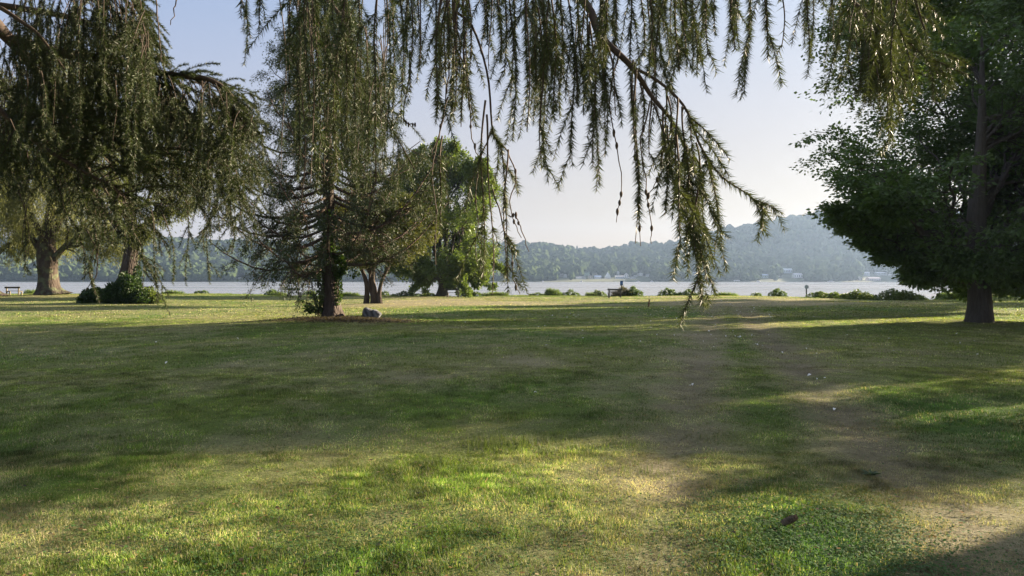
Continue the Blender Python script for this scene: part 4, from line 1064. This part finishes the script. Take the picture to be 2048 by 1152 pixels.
for i, (px, py) in enumerate(spots):
    D = CZ*F/(py-HY); x = (px-CX)/F*D
    o = proto if i == 0 else link(proto.copy())
    sz = .55+.6*r_.random(); sz *= 1.0 if D < 20 else 1.25
    o.location = (x, D, float(gz(x, D))+.028+.012*(D > 14)); o.rotation_euler = (r_.normal()*.35, r_.normal()*.3, r_.random()*6.28); o.scale = (sz, sz, sz)
    tr_ = min(abs(x-(1.6+.275*D)), abs(x-(-.4+.285*D))) < 1.3
    tag(o, 'small white feather lying on the worn wheel tracks' if tr_ else 'small white feather lying on the open lawn away from the wheel tracks', 'feather', 'white feathers on the wheel tracks' if tr_ else 'white feathers on the lawn')

# pine cone, leaf, broad weed
r_ = np.random.default_rng(12)
D = CZ*F/(1055-HY); x = (1577-CX)/F*D
n_ = 210; i_ = np.arange(n_); t = i_/n_; th = i_*2.39996; rad = .019*np.sin((t*.93+.05)*math.pi)**.6
ctr = np.stack([(t-.5)*.125, rad*np.cos(th), rad*np.sin(th)], 1)
dr = unit(np.stack([np.full(n_, .55), np.cos(th), np.sin(th)], 1)); nr = unit(np.stack([np.full(n_, 1.), -np.cos(th)*.5, -np.sin(th)*.5], 1))
V, Fc, cc_ = kites(ctr*np.array([1, .55, .55]), dr, nr, np.full(n_, .019), np.full(n_, .017), np.array([.15, .115, .085])*(.6+.8*r_.random((n_, 1))))
mb = MB(); mb.add(V, Fc, cc_)
V, Fc = tubes(np.stack([(np.linspace(0, 1, 9)-.5)*.125, np.zeros(9), np.zeros(9)], 1)[None], (.012*np.sin(np.linspace(.05, 3.1, 9)))[None], 8); mb.add(V, Fc, (.04, .025, .018))
o = mb.build('spruce_cone', leaf_mat('cone_scales', .0, .7, (1, 1, 1), .3), colors=True)
o.location = (x, D, float(gz(x, D))+.045); o.rotation_euler = (.3, -.25, .35); tag(o, 'brown spruce cone lying in the clover', 'cone')
D = CZ*F/(1078-HY); x = (1864-CX)/F*D
th = np.linspace(0, 2*math.pi, 11)[:-1]; rr2 = .022*(1+.35*np.cos(5*th))
V = np.concatenate([[[0, 0, .012]], np.stack([rr2*np.cos(th), rr2*np.sin(th), .01*np.sin(2*th)], 1)]); Fc = np.array([[0, 1+i, 1+(i+1) % 10] for i in range(10)])
o = mesh('fallen_leaf', V, [Fc], plain_mat('yellow_leaf', (.45, .26, .05), .6, .2, 30)); o.location = (x, D, float(gz(x, D))+.04); o.rotation_euler = (-.4, .2, .4)
tag(o, 'small yellow fallen leaf on the dry grass at lower right', 'leaf')
D = CZ*F/(948-HY); x = (1740-CX)/F*D
n_ = 46; th = r_.random(n_)*6.28; L_ = .03+.06*r_.random(n_); el = .05+.35*r_.random(n_)
dr = np.stack([np.cos(th)*np.cos(el), np.sin(th)*np.cos(el), np.sin(el)], 1)
V, Fc, cc_ = kites(dr*.01, dr, unit(np.array([0, 0, 1.])+.2*r_.normal(size=(n_, 3))), L_, L_*.3, np.array([.045, .085, .03])*(.7+.6*r_.random((n_, 1))))
o = mesh('rosette_weed', V, [Fc], M['leaf'], cc_); o.location = (x, D, float(gz(x, D))+.012); tag(o, 'dark flat broad-leaved weed in the dry wheel track', 'weed')

# ------------------------------------------------------------------ lake
m, nt, ns, lk = new_mat('lake_water')
out = ns.new('ShaderNodeOutputMaterial'); p = ns.new('ShaderNodeBsdfPrincipled')
p.inputs['Base Color'].default_value = (.20, .215, .24, 1); p.inputs['IOR'].default_value = 1.333; p.inputs['Specular IOR Level'].default_value = .9
tc = ns.new('ShaderNodeTexCoord')
def nz(scale, sx, sy, det=4, rough=.6):
    mp = ns.new('ShaderNodeMapping'); mp.inputs['Scale'].default_value = (sx, sy, 1)
    n_ = N(ns, 'ShaderNodeTexNoise'); n_.inputs['Scale'].default_value = scale; n_.inputs['Detail'].default_value = det; n_.inputs['Roughness'].default_value = rough
    lk.new(tc.outputs['Object'], mp.inputs[0]); lk.new(mp.outputs[0], n_.inputs['Vector']); return n_
big_ = nz(.010, .35, 2.2, 5); rp = ramp(ns, [(.40, (.0, .0, .0)), (.60, (1, 1, 1))]); lk.new(big_.outputs['Fac'], rp.inputs[0])
w1 = nz(.55, .6, 1, 3); w2 = nz(.12, .45, 1.3, 4)
ad = N(ns, 'ShaderNodeMath', operation='ADD'); ml = N(ns, 'ShaderNodeMath', operation='MULTIPLY'); ml.inputs[1].default_value = 2.2
lk.new(w2.outputs['Fac'], ml.inputs[0]); lk.new(w1.outputs['Fac'], ad.inputs[0]); lk.new(ml.outputs[0], ad.inputs[1])
mr = N(ns, 'ShaderNodeMapRange'); mr.inputs['To Min'].default_value = .06; mr.inputs['To Max'].default_value = .42; lk.new(rp.outputs[0], mr.inputs['Value'])
b = ns.new('ShaderNodeBump'); b.inputs['Distance'].default_value = .30; lk.new(mr.outputs[0], b.inputs['Strength']); lk.new(ad.outputs[0], b.inputs['Height']); lk.new(b.outputs[0], p.inputs['Normal'])
mr2 = N(ns, 'ShaderNodeMapRange'); mr2.inputs['To Min'].default_value = .16; mr2.inputs['To Max'].default_value = .30; lk.new(rp.outputs[0], mr2.inputs['Value']); lk.new(mr2.outputs[0], p.inputs['Roughness'])
lk.new(p.outputs[0], out.inputs['Surface'])
WZ = -1.0
V = np.array([[-2600, 66, WZ], [2600, 66, WZ], [2600, 1500, WZ], [-2600, 1500, WZ]])
# kept clear of the lawn: the sheet lies below it
o = mesh('lake_water', V, [np.array([[0, 1, 2, 3]])], m); tag(o, kind='structure')

# ------------------------------------------------------------------ far hills
RIDGE = np.array([(-900, 490), (-200, 482), (100, 474), (300, 476), (600, 486), (1000, 488), (1060, 490), (1150, 495), (1200, 498), (1260, 490), (1340, 486), (1400, 473), (1460, 456), (1530, 444), (1580, 435), (1640, 427), (1750, 419), (1850, 420), (2000, 432), (2300, 455), (2900, 500)], float)
def hz(x, y):
    px = CX+F*x/np.maximum(y, 1)
    zc = CZ+(HY-np.interp(px, RIDGE[:, 0], RIDGE[:, 1]))/F*1650-15
    a = -1.2+1.0*smooth(998, 1004, y)+np.clip(y-1004, 0, 140)*.060
    t = np.clip((y-1125)/525, 0, 1)
    u = smooth(0, 1, t)
    z = a+(zc-9)*u*(.55+.45*t)
    z = z+(fbm(x*.006, y*.006, 13, 3)-.5)*34*smooth(1140, 1280, y)*smooth(1, .75, t)
    z = z-60*smooth(1680, 2100, y)
    return z
xs = np.linspace(-1900, 1900, 260); ys = np.concatenate([np.linspace(990, 1100, 24), np.linspace(1112, 2100, 70)])
m, nt, ns, lk = new_mat('far_hill_ground')
out = ns.new('ShaderNodeOutputMaterial'); p = ns.new('ShaderNodeBsdfPrincipled'); p.inputs['Roughness'].default_value = 1; p.inputs['Base Color'].default_value = (.05, .065, .03, 1)
no = N(ns, 'ShaderNodeTexNoise'); no.inputs['Scale'].default_value = .03; no.inputs['Detail'].default_value = 6; tc = ns.new('ShaderNodeTexCoord'); lk.new(tc.outputs['Object'], no.inputs['Vector'])
r = ramp(ns, [(.35, (.035, .05, .022)), (.65, (.065, .085, .035))]); lk.new(no.outputs['Fac'], r.inputs[0]); lk.new(r.outputs[0], p.inputs['Base Color']); lk.new(p.outputs[0], out.inputs['Surface'])
o = grid_sheet('far_hills', xs, ys, hz, m); tag(o, kind='structure')

HOUSES = [  # px, base y, w px, h px, roof(g gable end / s side / f flat / a a-frame), wall, roof colour, label
    (1008, 551, 9, 5, 's', (.42, .42, .42), (.25, .16, .15), 'grey house with reddish roof, leftmost seen right of the open tree'),
    (1031, 556, 10, 5, 's', (.45, .47, .5), (.3, .3, .32), 'pale house low by the water behind the hanging twigs'),
    (1122, 552, 9, 5, 's', (.3, .3, .3), (.14, .14, .14), 'dark-roofed house left of the small bright white one'),
    (1131, 554, 6, 6, 'g', (.75, .75, .74), (.6, .6, .6), 'small bright white gabled house'),
    (1158, 558, 12, 5, 's', (.62, .65, .7), (.4, .4, .42), 'long low house with a row of dark windows'),
    (1168, 558, 7, 5, 's', (.4, .4, .4), (.12, .12, .12), 'low dark-roofed annex beside the row-windowed house'),
    (1181, 557, 9, 7, 'g', (.40, .36, .28), (.25, .22, .2), 'tan gabled house in the shore row'),
    (1196, 557, 13, 6, 's', (.55, .62, .74), (.45, .52, .64), 'light blue-grey house in the shore row'),
    (1192, 549, 13, 3, 'f', (.33, .3, .24), (.4, .4, .4), 'flat-roofed tan house on the slope above the light blue one'),
    (1173, 547, 12, 3, 's', (.35, .42, .36), (.28, .36, .30), 'green-grey roofed house up the slope above the tan gable'),
    (1216, 557, 11, 13, 'a', (.72, .75, .8), (.62, .66, .72), 'white steep A-shaped house'),
    (1235, 547, 7, 4, 's', (.55, .6, .66), (.6, .62, .66), 'small white house high on the slope right of the A-shaped one'),
    (1240, 557, 17, 6, 's', (.36, .38, .42), (.36, .36, .38), 'long grey house between the A-shaped and the pale gabled houses'),
    (1253, 556, 8, 10, 'g', (.55, .58, .62), (.4, .4, .42), 'tall pale gabled house'),
    (1266, 557, 11, 3, 'f', (.66, .68, .72), (.6, .62, .65), 'long low white-roofed building by the water'),
    (1271, 551, 8, 5, 's', (.62, .62, .66), (.5, .5, .52), 'white house above the long low building'),
    (1281, 550, 8, 5, 'g', (.5, .5, .5), (.42, .42, .42), 'pale house second above the long low building'),
    (1296, 552, 7, 3, 's', (.4, .42, .42), (.35, .36, .38), 'small grey house at the right end of the hillside row'),
    (1390, 548, 9, 4, 's', (.5, .55, .6), (.42, .45, .5), 'house half hidden by the longest hanging branch'),
    (1474, 563, 10, 3, 's', (.55, .55, .55), (.5, .5, .5), 'low boathouse at the water right of the hanging branch'),
    (1531, 555, 11, 7, 's', (.45, .58, .75), (.42, .5, .62), 'blue-white house low on the shore in the right part'),
    (1576, 545, 17, 8, 's', (.42, .48, .56), (.50, .55, .6), 'two-storey house higher on the slope in the right part'),
    (1597, 555, 17, 9, 's', (.60, .65, .72), (.42, .42, .46), 'white house with a deck on posts near the pale sign'),
    (1560, 554, 5, 2, 'g', (.75, .75, .75), (.7, .7, .7), 'tiny white shed left of the white house with the deck'),
    (1720, 561, 10, 8, 'g', (.42, .38, .38), (.36, .34, .36), 'tan gabled house left of the wide pinkish one'),
    (1750, 562, 23, 8, 's', (.45, .40, .42), (.40, .36, .38), 'wide pinkish house with two end bays'),
    (1733, 550, 14, 6, 's', (.36, .36, .40), (.46, .46, .52), 'house up the slope behind the wide pinkish one'),
    (1764, 549, 20, 5, 's', (.34, .35, .38), (.55, .57, .62), 'large hip-roofed house above the wide pinkish one'),
    (1782, 551, 5, 3, 'g', (.75, .77, .8), (.6, .6, .62), 'small bright white shed under the dark crown'),
    (482, 558, 12, 3, 's', (.55, .58, .6), (.5, .52, .54), 'white boathouse at the water far left beyond the spruce')]
hm_cache = {}
def cmat(c, nm):
    k_ = tuple(c)
    if k_ not in hm_cache: hm_cache[k_] = plain_mat(nm, c, .8, .1, 1.5)
    return hm_cache[k_]
winm = plain_mat('house_window_glass', (.05, .06, .08), .2, .2, 2)
HP = []
for px, by, w, h, rf, wall, roofc, lb in HOUSES:
    Dh = 1008+max(0, (563-by))*10.2
    for _ in range(3):
        x = (px-CX)/F*Dh
    zb = CZ+(HY-by)/F*Dh
    zg = float(hz(np.array(x), np.array(Dh)))
    W_ = w/F*Dh; Ht = h/F*Dh; dp = max(5, W_*.7)
    wall = tuple(min(.85, v_*1.45+.05) for v_ in wall); roofc = tuple(min(.8, v_*1.25) for v_ in roofc)
    g = root('house', (x, Dh, zb), lb, 'house', 'houses on the far shore')
    HP.append((px, Dh, w, by))
    wh = Ht*(.62 if rf in 'sg' else (.2 if rf == 'a' else .88)); low = min(0, zg-zb)-.5
    MB().box((0, dp/2, (wh+low)/2), (W_, dp, wh-low)).build('wall', cmat(wall, 'house_wall'), g)
    o_ = .35; mb = MB()
    if rf == 's':   # ridge along x, roof slope faces the lake
        V = [(-W_/2-o_, -o_, wh), (W_/2+o_, -o_, wh), (W_/2+o_, dp/2, Ht), (-W_/2-o_, dp/2, Ht), (-W_/2-o_, dp+o_, wh), (W_/2+o_, dp+o_, wh)]
        mb.add(V, [[0, 1, 2, 3], [3, 2, 5, 4], [0, 4, 5, 1]]); mb.add(V, [[0, 3, 4], [1, 5, 2]])
    elif rf in 'ga':
        V = [(-W_/2-o_, -o_, wh), (W_/2+o_, -o_, wh), (0, -o_, Ht), (-W_/2-o_, dp, wh), (W_/2+o_, dp, wh), (0, dp, Ht)]
        mb.add(V, [[0, 2, 5, 3], [1, 4, 5, 2], [0, 3, 4, 1]])
        mb.add(V, [[0, 1, 2], [3, 5, 4]])
    else:
        mb.box((0, dp/2, wh+.3), (W_+1, dp+1, .6))
    mb.build('roof', cmat(roofc, 'house_roof'), g)
    nw = max(2, int(W_/2.6))
    rows = 2 if h > 7 and rf != 'a' else 1
    for rr2 in range(rows):
        for j in range(nw):
            xx = -W_/2+W_*(j+.5)/nw
            MB().box((xx, -.03, wh*(.55 if rows == 1 else (.3+.42*rr2))), (W_/nw*.45, .08, min(1.3, wh*.3))).build('window', winm, g)
    if 'deck' in lb:
        mb = MB(); mb.box((0, -1.5, 0), (W_+2, 3, .3)); mb.build('deck', cmat((.6, .6, .6), 'deck'), g)
        for s2 in (-1, -.33, .33, 1): MB().box((s2*W_/2, -2.6, -2.3), (.4, .4, 4.6)).build('post', cmat((.5, .5, .5), 'post'), g)
# docks and boats at the far waterline
for i, (px, w, hgt, lb, nm, ct) in enumerate([
    (1662, 14, 1.5, 'long white covered pontoon by the far shore', 'pontoon_boat', 'boat'), (1086, 4, 1.8, 'small white boat left of the shore row of houses', 'motor_boat', 'boat'), (1125, 8, 1.0, 'pale jetty below the small bright white house', 'jetty', 'jetty'),
    (1163, 5, 1.8, 'white boat moored below the row-windowed house', 'motor_boat', 'boat'), (1200, 10, .9, 'jetty below the light blue-grey house', 'jetty', 'jetty'), (1229, 6, 1.2, 'jetty below the long grey house', 'jetty', 'jetty'), (1249, 3, 3.4, 'white boat with raised cover behind the blue sign', 'motor_boat', 'boat'),
    (1276, 6, 1.9, 'white boat right of the blue sign', 'motor_boat', 'boat'), (1304, 7, 1.7, 'low white boat right of the house row', 'motor_boat', 'boat'), (1517, 9, 1.6, 'boat below the blue-white house', 'motor_boat', 'boat'), (1600, 14, 1.0, 'jetty below the white house with the deck', 'jetty', 'jetty'),
    (1795, 6, 3.0, 'boat lift standing in the water under the dark crown', 'boat_lift', 'boat lift'), (180, 3, 1.6, 'tiny white boat between the willow and the ivy clad tree', 'motor_boat', 'boat'), (1705, 18, .9, 'long low jetty right of the pontoon', 'jetty', 'jetty')]):
    Dd = 985+i; x = (px-CX)/F*Dd; W_ = w/F*Dd
    g = root(nm, (x, Dd, WZ), lb, ct, {'jetty': 'jetties on the far shore', 'boat': 'boats at the far shore'}.get(ct))
    wm = cmat((.62, .63, .65), 'boat_paint') if ct != 'jetty' else cmat((.3, .3, .3), 'jetty_wood')
    if ct == 'boat':
        V = [(-W_/2, -1, .75), (W_/2*.8, -1, .75), (W_/2, 0, .85), (W_/2*.8, 1, .75), (-W_/2, 1, .75), (-W_/2*.95, -.7, -.1), (W_/2*.6, -.7, -.1), (W_/2*.75, 0, -.1), (W_/2*.6, .7, -.1), (-W_/2*.95, .7, -.1)]
        f5 = [[0, 5, 6, 1], [1, 6, 7, 2], [2, 7, 8, 3], [3, 8, 9, 4], [4, 9, 5, 0]]
        mb = MB(); mb.add(V, f5); mb.add(V, [[0, 1, 2], [0, 2, 3], [0, 3, 4]]); mb.build('hull', wm, g)
        MB().box((-.05*W_, 0, (hgt+.8)/2+.02), (W_*.45, 1.5, hgt-.8)).build('cabin', cmat((.5, .52, .56), 'boat_cabin'), g)
        MB().box((-.05*W_, 0, hgt+.08), (W_*.55, 1.8, .12)).build('canopy', wm, g)
    elif ct == 'jetty':
        MB().box((0, 0, hgt-.1), (W_, 2, .2)).build('deck', wm, g)
        for s2 in (-.9, -.3, .3, .9): MB().box((s2*W_/2, -.8, hgt/2-.5), (.3, .3, hgt+1)).build('post', wm, g)
    else:
        for s2 in (-.9, .9): MB().box((s2*W_/2, 0, hgt/2), (.3, .3, hgt+1)).build('post', wm, g)
        MB().box((0, 0, hgt+.2), (W_, 2.5, .5)).build('canopy', wm, g)
mb = MB()
r_ = np.random.default_rng(44)

# far forest: many lumpy crowns, one mass
bm = bmesh.new(); bmesh.ops.create_icosphere(bm, subdivisions=2, radius=1); bm.verts.ensure_lookup_table()
IV = np.array([v.co for v in bm.verts]); IF = np.array([[v.index for v in f.verts] for f in bm.faces]); bm.free()
r_ = np.random.default_rng(45)
cand = 23000
y = 1006+ (1720-1006)*r_.random(cand)**1.1; x = (r_.random(cand)*2-1)*.86*y
px = CX+F*x/y
keep = r_.random(cand) < np.interp(y, [1006, 1200, 1720], [1, .8, .55])
keep &= ~((y < 1014) & (vn(px*.02, y*0, 7) < .55))
hp = np.array([(a_, b_, c_) for a_, b_, c_, _ in HP])
for a_, b_, c_ in hp:
    keep &= ~((np.abs(px-a_) < c_*.5+7.5) & (y < b_+2)) & ~((np.abs(px-a_) < c_*.5+3) & (y < b_+14))
x, y = x[keep], y[keep]; n_ = len(x); z = hz(x, y)
R_ = (5.0+5.5*r_.random(n_)**1.6)*np.interp(y, [1006, 1060, 1200], [.62, .75, 1.0]); hgt = R_*(1.5+.9*r_.random(n_))
con = r_.random(n_) < .04
R_ = np.where(con, R_*.55, R_); hgt = np.where(con, hgt*1.15, hgt)
near_ = y < 1080
k_ = r_.random((n_, len(IV), 1))
a = r_.random(n_)*6.28; ca, sa = np.cos(a)[:, None], np.sin(a)[:, None]
U = IV[None]*(.70+.55*k_)
X_ = (U[..., 0]*ca-U[..., 1]*sa)*R_[:, None]; Y_ = (U[..., 0]*sa+U[..., 1]*ca)*R_[:, None]
taper = np.where(con[:, None], 1-.75*(IV[None, :, 2]*.5+.5), 1)
V = np.stack([X_*taper+x[:, None], Y_*taper+y[:, None], U[..., 2]*hgt[:, None]*.55+(z+hgt*.5)[:, None]], -1).reshape(-1, 3)
Fc = (IF[None]+(np.arange(n_)*len(IV))[:, None, None]).reshape(-1, 3)
q = np.clip(.5*r_.random((n_, 1))+.7*fbm(x*.012, y*.012, 17, 3)[:, None]-.15, 0, 1)
col = np.array([.022, .038, .018])*(1-q)+np.array([.062, .086, .036])*q; col[con] = (.025, .04, .02)
cv = np.repeat(col, len(IV), 0)*(.8+.4*r_.random((n_*len(IV), 1)))
o = mesh('far_forest', V, [Fc], M['far'], cv); tag(o, 'hazy wooded slopes across the lake', 'forest', kind='stuff')

# ------------------------------------------------------------------ haze
hv = np.array([[a_, b_, c_] for a_ in (-1850, 1850) for b_ in (-70, 2350) for c_ in (-6., 172)], float)
m, nt, ns, lk = new_mat('haze_air')
out = ns.new('ShaderNodeOutputMaterial'); pv = ns.new('ShaderNodeVolumePrincipled')
pv.inputs['Color'].default_value = (.32, .45, .68, 1); pv.inputs['Density'].default_value = 1.9e-4; pv.inputs['Anisotropy'].default_value = .4
lk.new(pv.outputs[0], out.inputs['Volume'])
o = mesh('haze', hv, [np.array([[0, 1, 3, 2], [4, 6, 7, 5], [0, 4, 5, 1], [2, 3, 7, 6], [0, 2, 6, 4], [1, 5, 7, 3]])], m); tag(o, kind='stuff')

# ------------------------------------------------------------------ light, sky, camera
w = bpy.data.worlds.new('World'); sc.world = w; w.use_nodes = True
nt = w.node_tree; nt.nodes.clear(); ns = nt.nodes; lk = nt.links
sky = ns.new('ShaderNodeTexSky'); sky.sky_type = 'NISHITA'; sky.sun_disc = False
sky.sun_elevation = SUN_EL; sky.sun_rotation = SUN_AZ; sky.altitude = 200; sky.air_density = 1.0; sky.dust_density = 2.0; sky.ozone_density = 3.0
bg1 = ns.new('ShaderNodeBackground'); bg1.inputs['Strength'].default_value = .06; lk.new(sky.outputs[0], bg1.inputs[0])
# summer haze veil over the clear sky: by height above the horizon and by angle from the sun; brightened overhead, out of view, to fill the shade
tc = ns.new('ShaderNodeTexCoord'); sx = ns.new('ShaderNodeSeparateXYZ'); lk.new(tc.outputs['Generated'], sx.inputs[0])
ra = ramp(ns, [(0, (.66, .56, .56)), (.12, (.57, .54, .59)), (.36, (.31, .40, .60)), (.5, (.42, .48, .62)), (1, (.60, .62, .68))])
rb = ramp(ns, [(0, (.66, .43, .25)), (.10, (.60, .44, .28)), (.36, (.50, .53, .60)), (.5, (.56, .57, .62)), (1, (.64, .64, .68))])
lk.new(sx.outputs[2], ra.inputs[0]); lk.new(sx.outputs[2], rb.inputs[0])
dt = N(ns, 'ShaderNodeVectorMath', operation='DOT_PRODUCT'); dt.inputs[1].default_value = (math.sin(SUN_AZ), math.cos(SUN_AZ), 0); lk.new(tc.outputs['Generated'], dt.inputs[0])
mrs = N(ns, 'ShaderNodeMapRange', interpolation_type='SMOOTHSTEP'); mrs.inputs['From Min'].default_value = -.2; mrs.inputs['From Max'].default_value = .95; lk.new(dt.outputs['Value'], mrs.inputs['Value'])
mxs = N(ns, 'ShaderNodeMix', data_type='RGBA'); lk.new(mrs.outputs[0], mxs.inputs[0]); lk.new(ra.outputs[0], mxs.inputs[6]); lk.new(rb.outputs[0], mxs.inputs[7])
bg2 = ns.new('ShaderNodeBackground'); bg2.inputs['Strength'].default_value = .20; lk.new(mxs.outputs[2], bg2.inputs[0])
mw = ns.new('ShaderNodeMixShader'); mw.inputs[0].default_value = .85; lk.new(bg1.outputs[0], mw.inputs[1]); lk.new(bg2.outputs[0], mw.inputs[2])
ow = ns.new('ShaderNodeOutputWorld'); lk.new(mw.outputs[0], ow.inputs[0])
sl = bpy.data.lights.new('sun', 'SUN'); sl.energy = 4.7; sl.angle = RAD(.6); sl.color = (1, .82, .60)
so = link(bpy.data.objects.new('sun', sl))
sd = Vector((math.sin(SUN_AZ)*math.cos(SUN_EL), math.cos(SUN_AZ)*math.cos(SUN_EL), math.sin(SUN_EL)))
so.rotation_euler = sd.to_track_quat('Z', 'Y').to_euler(); so.location = (60, 30, 40)

cam = bpy.data.cameras.new('camera'); co = link(bpy.data.objects.new('camera', cam))
cam.sensor_width = 36; cam.lens = F/2048*36; cam.shift_y = -16/2048; cam.clip_end = 6000; cam.clip_start = .05
co.location = (0, 0, CZ); co.rotation_euler = (math.pi/2, 0, 0); sc.camera = co

sc.view_settings.view_transform = 'Standard'; sc.view_settings.look = 'None'; sc.view_settings.exposure = 2.55; sc.view_settings.gamma = 1
sc.render.engine = 'CYCLES'
cy = sc.cycles
cy.max_bounces = 7; cy.diffuse_bounces = 3; cy.glossy_bounces = 2; cy.transmission_bounces = 4; cy.volume_bounces = 0; cy.transparent_max_bounces = 8
cy.use_denoising = True; cy.sample_clamp_indirect = 4
